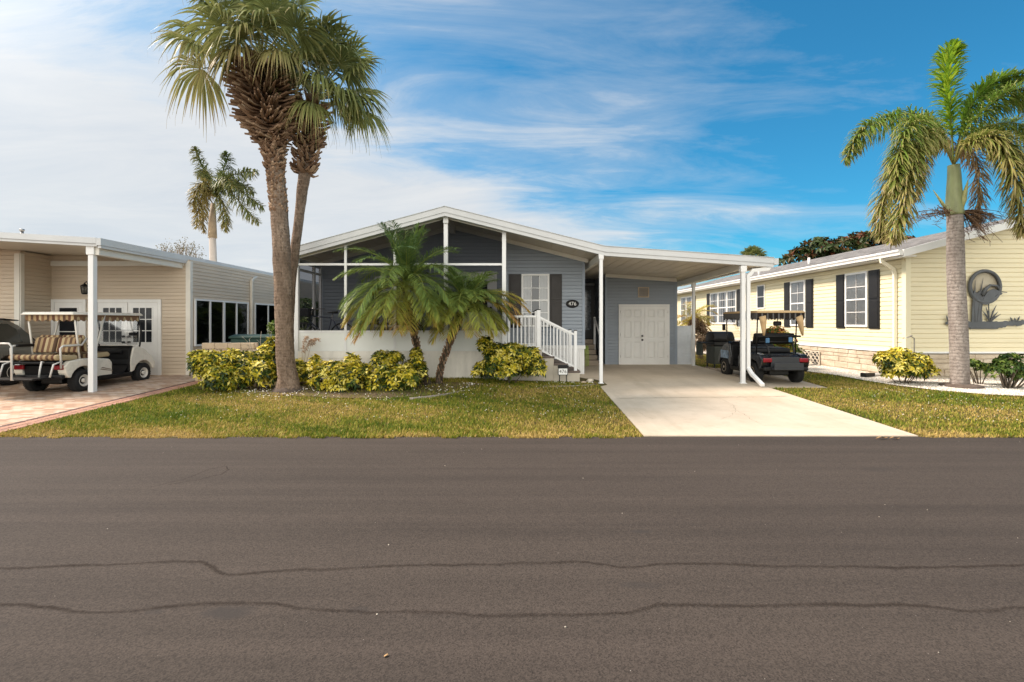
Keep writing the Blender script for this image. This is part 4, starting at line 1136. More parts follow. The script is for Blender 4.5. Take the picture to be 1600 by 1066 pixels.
spec2 = [(-8, 30, 1.0, 1.1, .62, .7), (5, 5, .8, 1.1, .6, 1.1), (-30, -8, .75, 1.1, .62, 1.3), (-60, 0, .6, 1.1, .6, 1.4), (-35, 30, .95, 1.1, .62, .9), (15, 50, 1.1, 1.1, .65, .6), (-15, 62, 1.2, 1.1, .62, .5), (40, 25, 1.0, 1.1, .65, .8),
         (-90, 20, .7, 1.0, .5, 1.3), (90, 30, 1.0, 1.0, .6, .8), (150, 45, .8, 1.0, .6, .8), (-120, 40, .8, 1.0, .55, .9), (-10, -35, .5, .75, .5, 1.2), (20, -5, .9, 1.05, .6, 1.2), (-50, 60, 1.1, 1.05, .65, .6), (70, 65, 1.1, 1.05, .7, .5), (-100, 70, 1.0, 1.0, .65, .6), (0, 82, 1.1, 1.0, .7, .4), (-75, -25, .5, .9, .45, 1.5)]
for (az, el, pl, sz, ti, dr) in spec2:
    a, e = R(az), R(el); dv = Vector((math.cos(a) * math.cos(e), math.sin(a) * math.cos(e), math.sin(e)))
    base = ap + Vector((dv.x * .12, dv.y * .12, rng.uniform(-.2, .2)))
    fan_leaf(lm, base, base + dv * pl, sz, ti, droop=dr, roll=rng.uniform(-.5, .5))
lm.build('crown', fan_m, p2)

# ---- feather fronds
def feather(lm, curve, n, ll, wid, tint, mode='flat', tipdry=.0, r0=.014, start=.14, droop=.35, vee=.35, jitter=.12):
    """curve: list of points; leaflets along it. mode flat (two rows) or plume (all round)"""
    K = len(curve); lm.tube(curve, r0, r0 * .25, tint * .5 + .1, 5)
    for i in range(n):
        t = start + (1 - start) * i / (n - 1); f = t * (K - 1); j = min(int(f), K - 2)
        p = curve[j].lerp(curve[j + 1], f - j); T = (curve[j + 1] - curve[j]).normalized()
        S = T.cross(Vector((0, 0, 1)))
        if S.length < .08: S = Vector((1, 0, 0)).cross(T)
        S.normalize(); U = S.cross(T)
        prof = math.sin(PI * (.10 + .86 * ((t - start) / (1 - start)))) ** .55
        L = ll * prof * rng.uniform(.85, 1.1)
        for sg in (-1, 1):
            if mode == 'plume': a = rng.uniform(0, 2 * PI); o = S * math.cos(a) + U * math.sin(a); fw = .55
            else: o = S * sg + U * vee * rng.uniform(.5, 1.3); fw = .75 + .5 * t
            d = (o + T * fw + Vector((rng.uniform(-1, 1), rng.uniform(-1, 1), rng.uniform(-1, 1))) * jitter).normalized()
            tt = tint + rng.uniform(-.13, .13) - tipdry * max(0, t - .45) * 1.8 * rng.random()
            w = wid * rng.uniform(.8, 1.2); dr = droop * rng.uniform(.6, 1.5)
            sv = d.cross(Vector((rng.uniform(-.4, .4), rng.uniform(-.4, .4), 1)))
            sv = (sv.normalized() if sv.length > .05 else S) * w
            pts = [p, p + d * L * .45 + Vector((0, 0, -dr * L * .10)), p + d * L * .8 + Vector((0, 0, -dr * L * .36)), p + d * L * .97 + Vector((0, 0, -dr * L * .62))]
            lm.strip(pts, [sv * .5, sv, sv * .75, sv * .08], [tt, tt, tt - .03, tt - .12 - tipdry * .4])
def frond_curve(base, az, el, length, sag, n=14):
    a, e = R(az), R(el); d = Vector((math.cos(a) * math.cos(e), math.sin(a) * math.cos(e), math.sin(e))); pts = [base.copy()]; p = base.copy()
    for i in range(n - 1):
        p = p + d * (length / (n - 1)); pts.append(p.copy()); d = (d + Vector((0, 0, -sag / (n - 1)))).normalized()
    return pts

# ---- pygmy date palms in the bed before the porch
def date_palm(label, base, path, rads, crown_at, spec, seed, parent_group):
    global rng
    rng = random.Random(seed)
    t = thing('date_palm', label, 'palm tree', base, 0, parent_group)
    trunk_mesh(path, rads, 'trunk', pygmy_bark, t, .05, .05, 14, 14)
    ax = smoothpath(path, 6)
    boots(ax[2:], [rads[1] * .9, rads[-1]], [rads[1] * 1.15, rads[-1] * 1.3], 150, 'leaf_base', t, .02, .045, .8, .013)
    lm = LM()
    for (az, el, L, sag, ti, dry) in spec:
        b = crown_at + Vector((rng.uniform(-.05, .05), rng.uniform(-.05, .05), rng.uniform(-.12, .1)))
        cv = frond_curve(b, az + rng.uniform(-6, 6), el, L, sag)
        feather(lm, cv, 60, .40, .0085, ti + .02, 'flat', dry, .012, .12, .5, .35)
    lm.build('crown', date_m, t); return t
yA = 12.15
bA = ground_at(674, 604); bA.y = yA; bA.x = (672 - 800) * yA / 800; bA.z = G(yA)
cA = W(634, 447, yA)
pathA = [bA + Vector((0, 0, -.1)), W(660, 575, yA), W(650, 535, yA), W(644, 495, yA), W(636, 458, yA)]
sA = []
r_ = random.Random(3)
for (n_, el, L, sag, ti, dry) in ((13, 74, 1.45, 1.1, .86, .0), (16, 52, 1.7, 1.6, .80, .04), (16, 28, 1.8, 1.8, .72, .08), (14, 4, 1.7, 1.6, .60, .22), (10, -22, 1.45, 1.2, .42, .55)):
    o = r_.uniform(0, 360)
    for i in range(n_): sA.append((o + 360 * i / n_ + r_.uniform(-9, 9), el + r_.uniform(-9, 9), L * r_.uniform(.88, 1.08), sag * r_.uniform(.85, 1.15), ti + .07 + r_.uniform(-.06, .06), dry * .75))
sA = [s for s in sA if not (40 < s[0] % 360 < 140 and s[1] < 40)]     # the porch wall keeps that side short
sA += [(200, -20, 1.7, .9, .34, .8), (215, -30, 1.7, .7, .30, .9), (188, -8, 1.75, 1.2, .42, .5), (-88, -40, 1.35, .9, .36, .7), (-70, -30, 1.3, .9, .45, .4)]
date_palm('taller date palm with a full arching crown in front of the screened porch', bA, pathA, [.11, .068, .062, .066, .085], cA, sA, 21, 'two date palms in the porch bed')
yB_ = 12.3
bB = Vector(((685 - 800) * yB_ / 800, yB_, G(yB_)))
cB = W(727, 475, yB_)
pathB = [bB + Vector((0, 0, -.1)), W(688, 578, yB_), W(699, 545, yB_), W(712, 510, yB_), W(725, 482, yB_)]
sB = []
for (n_, el, L, sag, ti, dry) in ((11, 68, 1.1, 1.4, .80, .0), (13, 42, 1.3, 1.8, .70, .10), (12, 15, 1.35, 1.7, .55, .3), (9, -10, 1.15, 1.3, .38, .6)):
    o = r_.uniform(0, 360)
    for i in range(n_): sB.append((o + 360 * i / n_ + r_.uniform(-9, 9), el + r_.uniform(-8, 8), L * r_.uniform(.9, 1.08), sag, ti + .07 + r_.uniform(-.06, .06), dry * .75))
sB = [s for s in sB if not (45 < s[0] % 360 < 135 and s[1] < 35)]
sB += [(-5, 28, 1.6, 1.5, .30, .8), (-15, 14, 1.5, 1.4, .24, .9), (-2, 40, 1.55, 1.5, .42, .5), (-25, 30, 1.45, 1.5, .32, .7)]
date_palm('shorter right-leaning date palm with browning fronds reaching towards the white railing', bB, pathB, [.10, .068, .064, .07, .085], cB, sB, 22, 'two date palms in the porch bed')
rng = random.Random(41)

# ---- foxtail palm in the shell bed by the yellow house
yF = 12.25
bF = Vector(((1500 - 800) * yF / 800, yF, G(yF)))
fx = thing('foxtail_palm', 'foxtail palm with a grey ringed trunk and bushy drooping fronds in white shell bed', 'palm tree', bF)
trunk_mesh([bF + Vector((0, 0, -.1)), W(1499, 560, yF), W(1497, 500, yF), W(1494, 440, yF), W(1493, 390, yF), W(1492, 335, yF)], [.19, .186, .182, .178, .172, .158], 'trunk', smooth_bark, fx, .005, .0015, 28, 24)
m = MB(); m.smooth = True
cs = smoothpath([W(1492, 336, yF), W(1491, 315, yF), W(1491, 295, yF), W(1491, 275, yF), W(1490, 258, yF)], 6)
m.tube(cs, [.178 - .0 * i if i < 2 else .178 - (.06) * (i - 2) / (len(cs) - 3) for i in range(len(cs))], 22)
m.build('crownshaft', M('crownshaft_green', (.26, .29, .14), .5, .3, 5, stretch=(1, 1, .25), dirt=.45), fx)
m = MB()
for (a_, b_, r0) in ((W(1500, 332, yF - .1), W(1513, 280, yF - .16), .07), (W(1482, 332, yF - .1), W(1458, 297, yF - .2), .035)):
    m.tube([a_, a_.lerp(b_, .4), b_], [r0 * .6, r0, .006], 10)
m.build('spathe', M('spathe_green', (.40, .40, .17), .5, .15, 4), fx)
lm = LM(); cb = W(1490, 258, yF)
def fox(points, tint, n=360, ll=.44, dry=.3, wid=.0155, dro=.8):
    cv = smoothpath([cb] + points, 7); feather(lm, cv, n, ll, wid, tint + (.09 if .25 < tint < .7 else 0), 'plume', dry, .022, .16, dro, .3, .25)
def wf(px, py, dy): return W(px, py, yF + dy)
fox([wf(1486, 190, -.05), wf(1480, 130, 0), wf(1482, 90, .1), wf(1492, 68, .1)], .93, 330, .46, .05, .022, .25)
fox([wf(1470, 205, .2), wf(1432, 178, .4), wf(1385, 186, .3), wf(1345, 205, .1), wf(1322, 250, .0)], .66)
fox([wf(1468, 208, -.5), wf(1440, 190, -.9), wf(1415, 205, -1.2), wf(1402, 255, -1.3), wf(1398, 305, -1.3)], .56)
fox([wf(1470, 225, -.3), wf(1430, 225, -.4), wf(1395, 270, -.4), wf(1378, 330, -.4), wf(1380, 372, -.4)], .42)
fox([wf(1468, 215, -.6), wf(1440, 215, -1.1), wf(1422, 270, -1.3), wf(1408, 330, -1.3), wf(1392, 378, -1.2)], .45)
fox([wf(1506, 190, .1), wf(1528, 150, .2), wf(1560, 125, .2), wf(1600, 118, .1)], .80, 280, .42, .15, .021, .4)
fox([wf(1508, 205, -.3), wf(1545, 165, -.4), wf(1590, 140, -.5), wf(1640, 165, -.5), wf(1660, 215, -.5)], .62)
fox([wf(1512, 215, .3), wf(1550, 195, .5), wf(1600, 195, .6), wf(1650, 220, .5), wf(1680, 270, .5)], .58)
fox([wf(1515, 222, -.4), wf(1555, 215, -.8), wf(1580, 260, -1.0), wf(1592, 310, -1.0), wf(1598, 365, -1.0)], .42)
fox([wf(1512, 225, -.5), wf(1560, 215, -.9), wf(1605, 250, -.9), wf(1630, 300, -.8), wf(1640, 360, -.8)], .42)
fox([wf(1500, 228, .6), wf(1525, 245, 1.1), wf(1530, 300, 1.2), wf(1525, 350, 1.2)], .05, 200, .38, .2)
fox([wf(1480, 222, .7), wf(1455, 215, 1.1), wf(1440, 250, 1.4), wf(1432, 310, 1.4)], .2, 200, .38, .3)
lm.build('crown', fox_m, fx)
lm = LM()     # dried flower stalks hanging below the crownshaft
for (c0, dirs) in ((W(1484, 334, yF - .1), [(-1, -.25), (-.9, -.05), (-.75, .15), (-.8, -.4), (-.6, .02), (-1.0, .05)]), (W(1502, 330, yF - .05), [(.4, -.6), (.6, -.5), (.5, -.2), (.75, -.35), (.3, -.75), (.85, -.3), (.6, -.8), (.9, -.1)])):
    for (dx, dz) in dirs:
        for q in range(7 if c0.x > bF.x - .1 else 3):
            e = c0 + Vector((dx * rng.uniform(.5, 1.1), rng.uniform(-.5, .3), dz * rng.uniform(.5, .95) - .05)); c1 = c0.lerp(e, .5) + Vector((0, 0, .12))
            cv = bezier(c0, c1, e, 6); lm.tube(cv, .009, .004, rng.uniform(.1, .4), 4)
            for u in range(12):
                p = cv[rng.randrange(2, 6)]; d = Vector((rng.uniform(-1, 1), rng.uniform(-1, 1), rng.uniform(-1, .6))) * .13
                lm.strip([p, p + d * .5, p + d], [Vector((.005, 0, .004))] * 3, [rng.uniform(.05, .35)] * 3)
lm.build('flower_stalk', boot_m, fx)
m = MB(); m.smooth = True; m.lathe([(.42, -.02), (.40, .05), (.30, .075), (.2, .08)], 22, (bF.x, yF, G(yF)))
for v in m.v:
    v.x += rng.uniform(-.03, .03); v.y += rng.uniform(-.03, .03); v.z += rng.uniform(-.012, .012)
m.build('root_mat', M('dark_root_mat', (.10, .075, .06), .95, .3, 9, bump=.8, bscale=40), fx)

# ---- royal palm behind the beige roof
yR = 25.0
bR = Vector(((334 - 800) * yR / 800, yR, G(yR)))
rp = thing('royal_palm', 'distant palm with a pale trunk rising behind the beige roof', 'palm tree', bR)
trunk_mesh([bR, W(334, 450, yR), W(333, 400, yR), W(332, 370, yR)], [.18, .17, .16, .15], 'trunk', M('pale_palm_bark', (.42, .38, .35), .85, .15, 2, bump=.3, bscale=20), rp, .01, .01, 16, 8)
m = MB(); m.tube([W(332, 372, yR), W(332, 345, yR), W(333, 318, yR)], [.2, .17, .1], 12); m.build('crownshaft', M('brown_shaft', (.26, .20, .13), .7, .3, 3), rp)
lm = LM(); cb = W(335, 308, yR)
for pts, ti in (([(322, 275, 0), (310, 245, 0), (304, 230, 0)], .55), ([(345, 275, 0), (355, 250, .2), (352, 238, .2)], .8), ([(352, 280, .2), (378, 270, .2), (402, 268, 0)], .6), ([(355, 290, -.3), (385, 305, -.5), (412, 325, -.5)], .6), ([(350, 292, -.6), (378, 320, -1), (405, 348, -1)], .52), ([(350, 282, .5), (375, 285, .8), (398, 302, .8)], .6),
                ([(322, 295, -.4), (312, 320, -.6), (306, 355, -.6)], .25), ([(325, 298, .3), (318, 330, .5), (318, 362, .5)], .22), ([(320, 285, -.5), (306, 300, -.8), (302, 330, -.8)], .3), ([(344, 310, -.6), (352, 335, -.9), (352, 360, -.9)], .45), ([(340, 285, -.8), (350, 275, -1.4), (365, 290, -1.8)], .6), ([(328, 280, .8), (320, 265, 1.3), (308, 275, 1.6)], .55)):
    cv = smoothpath([cb] + [W(a, b, yR + d) for a, b, d in pts], 6)
    feather(lm, cv, 130, .5, .024, ti + .08, 'plume', .2, .03, .1, .6, .3, .2)
lm.build('crown', foliage('royal_leaf', [(0, (.22, .15, .06)), (.3, (.26, .21, .07)), (.6, (.12, .145, .045)), (1, (.06, .10, .03))], .2, .45), rp)

# ---- cabbage palm far behind the carport roof
yC = 42.0
bC = Vector(((1176 - 800) * yC / 800, yC, G(yC)))
cp = thing('cabbage_palm', 'far round-headed fan palm showing just above the carport roof', 'palm tree', bC)
trunk_mesh([bC, bC + Vector((0, 0, 3)), bC + Vector((0, 0, 6.6))], [.22, .2, .2], 'trunk', washing_bark, cp, .02, .02, 12, 6)
lm = LM()
for i in range(40):
    az = i * 137.5; el = 85 - 115 * (i / 40); a, e = R(az), R(el); dv = Vector((math.cos(a) * math.cos(e), math.sin(a) * math.cos(e), math.sin(e)))
    b = bC + Vector((0, 0, 6.6)); fan_leaf(lm, b, b + dv * .75, .75, rng.uniform(.5, .85), n=22, droop=.6, spread=1.9)
lm.build('crown', fan_m, cp)

# ------------------------------------------------------------------ shrubs
croton = foliage('variegated_leaf', [(0, (.016, .03, .008)), (.3, (.035, .07, .012)), (.46, (.11, .15, .018)), (.62, (.38, .33, .022)), (.82, (.68, .54, .035)), (1, (.80, .70, .18))], .22, .35)
green_leaf = foliage('green_leaf', [(0, (.02, .04, .012)), (.4, (.045, .09, .02)), (.8, (.10, .17, .03)), (1, (.20, .26, .05))], .25, .38)
red_leaf = foliage('almond_leaf', [(0, (.02, .03, .012)), (.35, (.035, .06, .016)), (.6, (.06, .08, .022)), (.8, (.11, .07, .03)), (1, (.17, .055, .028))], .2, .45)
dry_leaf = foliage('dry_leaf', [(0, (.10, .06, .04)), (.5, (.25, .17, .11)), (1, (.42, .30, .2))], .15, .7)
twig = M('twig_bark', (.11, .085, .06), .9, .3, 9)
grey_twig = M('grey_twig', (.34, .29, .25), .9, .2, 9)
def shrub(name, label, base, lobes, nwh, size, mat, cat='shrub', group=None, yellow=.6, stems=7, leafn=6, flat=.25, stem_m=None, stemr=.012):
    """lobes: (dx,dy,dz,rx,ry,rz) relative to base; whorls of leaves on their outer shells"""
    t = thing(name, label, cat, base, 0, group); B = np.array(base)
    if mat is croton: nwh = int(nwh * 1.15); size *= 1.0
    lob = np.array(lobes, float); vol = np.prod(lob[:, 3:], 1) ** (2 / 3); pick = nrng.choice(len(lob), nwh, p=vol / vol.sum())
    u = unit(nrng.normal(size=(nwh, 3))); u[:, 2] = np.where(u[:, 2] < -.55, -u[:, 2], u[:, 2])
    r = nrng.uniform(.35, 1.0, nwh) ** .5 * nrng.uniform(.86, 1.12, nwh)
    C = lob[pick, :3] + u * lob[pick, 3:] * r[:, None]
    keep = C[:, 2] > .02; C = C[keep]; u = u[keep]; r = r[keep]; n = len(C)
    nrm = unit(u * .95 + np.array([0, 0, .6]) + nrng.normal(0, .28, (n, 3)))
    ref = unit(np.cross(nrm, nrng.normal(size=(n, 3)))); ref2 = np.cross(nrm, ref)
    k = leafn; ang = (np.arange(k) * 2 * PI / k)[None] + nrng.uniform(-.3, .3, (n, k))
    D = unit(ref[:, None] * np.cos(ang)[..., None] + ref2[:, None] * np.sin(ang)[..., None] + nrm[:, None] * nrng.uniform(-.15, .7, (n, k))[..., None] + np.array([0, 0, -flat]))
    P = C[:, None] + D * size * .08; N = np.broadcast_to(nrm[:, None], D.shape) + nrng.normal(0, .25, D.shape)
    L = size * nrng.uniform(.7, 1.25, (n, k)); Wd = L * nrng.uniform(.36, .5, (n, k))
    V, F = leaves_np((P + B).reshape(-1, 3), D.reshape(-1, 3), N.reshape(-1, 3), L.ravel(), Wd.ravel())
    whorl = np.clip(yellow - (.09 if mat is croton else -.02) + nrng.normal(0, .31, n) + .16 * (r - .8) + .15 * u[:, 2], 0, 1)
    lt = np.clip(whorl[:, None] + nrng.normal(0, .17, (n, k)), 0, 1)
    np_mesh('foliage', V, F, np.repeat(lt.ravel(), 4), mat, t, base)
    m = MB(); bs = Vector(base)
    for i in range(stems):
        c = C[nrng.integers(n)]; e = bs + Vector(c); s0 = bs + Vector((c[0] * .18 + rng.uniform(-.05, .05), c[1] * .18, -.03)); mid = s0.lerp(e, .5) + Vector((rng.uniform(-.06, .06), rng.uniform(-.06, .06), .05))
        m.tube(bezier(s0, mid, e, 7), [stemr * (1 - .1 * q) for q in range(7)], 6)
    m.build('stem', stem_m or twig, t)
    return t
def gb_(px, py): 
    p = ground_at(px, py); return p
def lob_px(Y, base, lst):
    """lobes given as bearings: (px,py,rx_px,rz_px,dy,ry)"""
    out = []; s = Y / 800
    for (px, py, rx, rz, dy, ry) in lst:
        c = W(px, py, Y + dy); out.append((c.x - base[0], c.y - base[1], c.z - base[2], rx * s, ry, rz * s))
    return out
def bush(name, label, px, Y, lst, n, size, mat, **kw):
    b = (W(px, 503, Y).x, Y, TZ(W(px, 503, Y).x, Y) + .0)
    b = (float(b[0]), float(b[1]), float(b[2]))
    return shrub(name, label, b, lob_px(Y, b, lst), n, size, mat, **kw)
GR = 'yellow variegated shrubs in the porch bed'
bush('variegated_shrub', 'yellow-green shrub at the paver edge, in front of the tan block wall', 335, 11.75, [(325, 572, 24, 22, 0, .42), (345, 592, 28, 22, -.15, .45), (312, 560, 14, 13, .1, .3), (362, 566, 18, 20, .1, .35), (350, 560, 14, 10, .1, .3)], 620, .115, croton, yellow=.70, group=GR)
bush('variegated_shrub', 'yellow-green shrub crowding the thick palm trunk on the block wall side', 398, 11.95, [(385, 572, 24, 24, 0, .4), (410, 585, 24, 24, -.1, .4), (418, 552, 14, 16, .2, .3), (372, 595, 22, 15, -.1, .35), (428, 545, 10, 20, .25, .25)], 520, .115, croton, yellow=.60, group=GR)
bush('variegated_shrub', 'small bright shrub tucked behind the thick palm trunk against the stucco wall', 470, 12.5, [(470, 585, 16, 18, 0, .3), (466, 575, 12, 12, 0, .25)], 170, .11, croton, yellow=.56, group=GR)
bush('variegated_shrub', 'wide yellow shrub between the palm trunks and the taller bed shrub', 532, 11.85, [(512, 592, 28, 26, 0, .42), (545, 595, 30, 26, -.15, .45), (492, 572, 8, 20, .1, .18), (550, 567, 12, 14, .1, .22), (525, 578, 18, 14, 0, .3), (568, 580, 12, 12, 0, .3)], 640, .112, croton, yellow=.67, group=GR)
bush('variegated_shrub', 'yellow and dark green shrub growing at the foot of the taller date palm', 612, 11.9, [(600, 572, 20, 22, 0, .38), (618, 595, 32, 24, -.1, .42), (592, 560, 10, 12, 0, .22), (618, 560, 12, 12, .05, .25), (640, 590, 16, 20, -.1, .35), (590, 598, 16, 18, -.1, .35)], 640, .112, croton, yellow=.60, group=GR)
bush('climbing_croton', 'leafy variegated growth climbing the lower trunk of the taller date palm', 655, 12.0, [(650, 562, 10, 18, 0, .16), (640, 575, 10, 12, 0, .16), (658, 580, 9, 18, 0, .16), (650, 552, 8, 8, 0, .14)], 120, .10, croton, yellow=.62, cat='climbing plant', stems=3)
bush('variegated_shrub', 'large olive-yellow shrub in front of the entry steps', 798, 12.45, [(790, 575, 38, 26, 0, .42), (775, 555, 22, 20, 0, .35), (818, 560, 22, 20, .05, .35), (758, 540, 12, 14, 0, .22), (838, 575, 16, 18, 0, .32), (800, 548, 16, 12, .05, .3), (752, 580, 12, 14, 0, .3), (832, 556, 10, 14, .05, .25)], 950, .105, croton, yellow=.60, group=GR)
bush('variegated_shrub', 'bright yellow shrub in white shell by the yellow house corner', 1412, 12.75, [(1412, 578, 34, 20, 0, .5), (1395, 563, 20, 15, 0, .35), (1430, 566, 22, 14, 0, .35), (1405, 556, 14, 12, 0, .3), (1446, 580, 14, 10, 0, .3), (1380, 560, 10, 10, 0, .25)], 620, .115, croton, yellow=.70, group=GR)
bush('leafy_bush', 'open green bush with bare forked stems beyond the foxtail trunk', 1576, 12.0, [(1574, 572, 18, 13, 0, .3), (1556, 580, 12, 9, 0, .22), (1580, 560, 12, 8, 0, .25), (1594, 585, 12, 10, -.1, .25), (1608, 582, 14, 12, 0, .3), (1562, 568, 8, 7, 0, .2)], 210, .115, green_leaf, yellow=.62, stems=14, cat='bush', stemr=.02, flat=.5)
bush('leafy_bush', 'sparse thin-stemmed green bush close beside the foxtail trunk', 1528, 12.6, [(1524, 570, 12, 8, 0, .22), (1536, 573, 10, 7, 0, .2), (1516, 566, 7, 5, 0, .15), (1543, 575, 6, 5, 0, .15)], 80, .10, green_leaf, yellow=.58, stems=9, cat='bush', flat=.6)
# low sprigs on the ledge-side bed of the yellow house
bush('croton_plant', 'tall croton with green and orange leaves behind the black golf cart', 1212, 16.2, [(1212, 525, 16, 14, 0, .35), (1218, 548, 18, 14, 0, .35), (1200, 540, 12, 14, 0, .3), (1232, 535, 10, 14, .1, .3), (1190, 552, 10, 10, 0, .3)], 330, .14, foliage('orange_croton_leaf', [(0, (.03, .06, .015)), (.4, (.09, .16, .03)), (.6, (.25, .30, .05)), (.8, (.45, .32, .06)), (1, (.40, .12, .03))], .3, .4), yellow=.55, cat='plant', stems=8)
bush('dry_bush', 'dry reddish-brown bush behind the carport back post', 1096, 20.5, [(1093, 522, 12, 16, 0, .5), (1088, 508, 10, 10, 0, .4), (1100, 540, 10, 12, 0, .4)], 330, .13, dry_leaf, yellow=.45, cat='bush', stems=14, flat=.1)
bush('leafy_bush', 'low leafy bush along the stone skirting behind the croton', 1240, 17.6, [(1240, 552, 16, 10, 0, .3), (1225, 556, 12, 8, 0, .3)], 150, .11, green_leaf, yellow=.5, cat='bush', stems=6)
# yellowing areca clump behind the storage room
yA2 = 21.5
ar = thing('areca_palm', 'yellowing small palm beyond the storage room corner', 'palm tree', (W(1066, 503, yA2).x, yA2, G(yA2)))
lm = LM(); b0 = Vector(ar.location)
m = MB()
for i in range(7):
    a = i * 2.4; p = b0 + Vector((math.cos(a) * .2, math.sin(a) * .2, 0)); top = p + Vector((math.cos(a) * .3, math.sin(a) * .3, rng.uniform(1.0, 1.6))); m.tube([p, p.lerp(top, .5), top], [.035, .03, .025], 7)
    for q in range(3):
        cv = frond_curve(top, rng.uniform(0, 360), rng.uniform(45, 80), rng.uniform(1.2, 1.7), 1.9); feather(lm, cv, 36, .42, .014, rng.uniform(.12, .4), 'flat', .3, .014, .15, .6, .4)
m.build('stem', M('areca_stem', (.35, .30, .10), .6, .2, 4), ar); lm.build('crown', date_m, ar)
# hedge plants between the beige house and the porch
for (label, x, y, h, r, n) in (('lowest dark green bush between the beige house and the screened porch', -6.9, 17.2, 2.2, .75, 520), ('dark green bush farther back in the side yard by the porch', -6.6, 20.0, 2.6, .95, 560), ('tall green bush deepest in the side yard behind the palms', -7.2, 23.2, 2.7, 1.1, 560)):
    shrub('side_yard_bush', label, (x, y, G(y)), [(0, 0, h * .45, r, r, h * .45), (.2, -.2, h * .75, r * .7, r * .7, h * .28), (-.3, .1, h * .6, r * .7, r * .7, h * .3)], n, .17, green_leaf, cat='bush', group='bushes in the side yard', yellow=.42, stems=8)
bush('side_yard_sprig', 'bright green sprig beside the beige house windows', 428, 14.6, [(426, 517, 5, 14, 0, .2), (430, 530, 5, 8, 0, .2)], 60, .12, green_leaf, yellow=.85, cat='plant', stems=4)
# bare-twigged shrub and plume grass
bt = thing('bare_shrub', 'leafless pale-twigged shrub among the yellow shrubs beside the thick palm', 'shrub', (W(415, 503, 12.3).x, 12.3, G(12.3)))
m = MB(); b0 = Vector(bt.location)
for i in range(16):
    e = b0 + Vector((rng.uniform(-.45, .35), rng.uniform(-.15, .2), rng.uniform(.7, 1.35))); c0 = b0 + Vector((rng.uniform(-.05, .05), 0, 0)); c1 = c0.lerp(e, .6) + Vector((rng.uniform(-.15, .15), 0, .1)); cv = bezier(c0, c1, e, 8)
    m.tube(cv, [.014 - .0014 * q for q in range(8)], 5)
    for q in range(3):
        p = cv[rng.randrange(3, 8)]; m.tube([p, p + Vector((rng.uniform(-.15, .15), rng.uniform(-.1, .1), rng.uniform(.02, .16)))], [.005, .002], 4)
m.build('branch', grey_twig, bt)
pg = thing('plume_grass', 'thin stalks of plume grass with pinkish-brown drooping heads against the stucco wall', 'ornamental grass', (W(470, 503, 12.7).x, 12.7, G(12.7)))
lm = LM(); b0 = Vector(pg.location)
for (px, py, ex, ey) in ((478, 526, 472, 548), (497, 530, 486, 538), (488, 530, 478, 545)):
    tip = W(px, py, 12.65); nk = W(ex, ey, 12.65); mid = b0.lerp(nk, .55) + Vector((.02, 0, .05)); cv = bezier(b0, mid, nk, 8); hd = bezier(nk, nk.lerp(tip, .4) + Vector((0, 0, .14)), tip, 9)
    lm.tube(cv + hd[1:], .005, .002, .55, 4)
    for p in hd:
        for q in range(16):
            d = Vector((rng.uniform(-.6, 1), rng.uniform(-1, 1), rng.uniform(-1, .3))) * .075; lm.strip([p, p + d * .6, p + d], [Vector((.002, .001, .004))] * 3, [rng.uniform(.4, .9)] * 3)
for i in range(22):
    e = b0 + Vector((rng.uniform(-.35, .45), rng.uniform(-.2, .1), rng.uniform(.25, .6))); cv = bezier(b0, b0.lerp(e, .6) + Vector((0, 0, .2)), e, 6); lm.strip(cv, [Vector((.004, .003, 0))] * 6, [rng.uniform(.5, .9)] * 6)
lm.build('stalk', foliage('plume_leaf', [(0, (.22, .12, .08)), (.5, (.42, .28, .19)), (1, (.52, .40, .27))], .2, .7), pg)

# ------------------------------------------------------------------ far trees
def leaf_tree(name, label, base, lobes, nwh, size, mat, limbs, cat='tree', yellow=.5, group=None, trunk_r=.22):
    t = shrub(name, label, base, lobes, nwh, size, mat, cat, group, yellow, stems=0 or 1, leafn=7)
    for ch in list(t.children):
        if ch.name.startswith('stem'): bpy.data.objects.remove(ch)
        else: ch.name = 'crown'
    m = MB(); b = Vector(base); top = b + Vector((0, 0, lobes[0][2] * .75)); m.tube(smoothpath([b + Vector((0, 0, -.1)), b.lerp(top, .5) + Vector((.15, 0, 0)), top], 6), [trunk_r * (1 - .035 * i) for i in range(13)], 10)
    for (dx, dy, dz, rx, ry, rz) in lobes:
        e = b + Vector((dx, dy, dz)); s0 = b.lerp(top, .75); m.tube(bezier(s0, s0.lerp(e, .5) + Vector((0, 0, .3)), e, 6), [trunk_r * .45 * (1 - .13 * q) for q in range(6)], 7)
    m.build('trunk', twig, t); return t
ya = 36.0; s = ya / 800; ba = (float(W(1320, 503, ya).x), ya, G(ya))
L = []
for (px, py, rx, rz) in ((1250, 398, 14, 10), (1285, 388, 22, 14), (1320, 382, 20, 12), (1355, 376, 20, 12), (1382, 380, 16, 12), (1300, 402, 50, 14), (1360, 395, 35, 14), (1345, 372, 8, 8), (1232, 405, 7, 6), (1272, 380, 8, 6), (1410, 385, 20, 14)):
    c = W(px, py, ya + rng.uniform(-1, 1)); L.append((c.x - ba[0], c.y - ba[1], c.z - ba[2], rx * s, 1.2, rz * s))
leaf_tree('almond_tree', 'tree with large reddish and green leaves behind the yellow house roof', ba, [L[5]] + L, 520, .42, red_leaf, 0, yellow=.40)
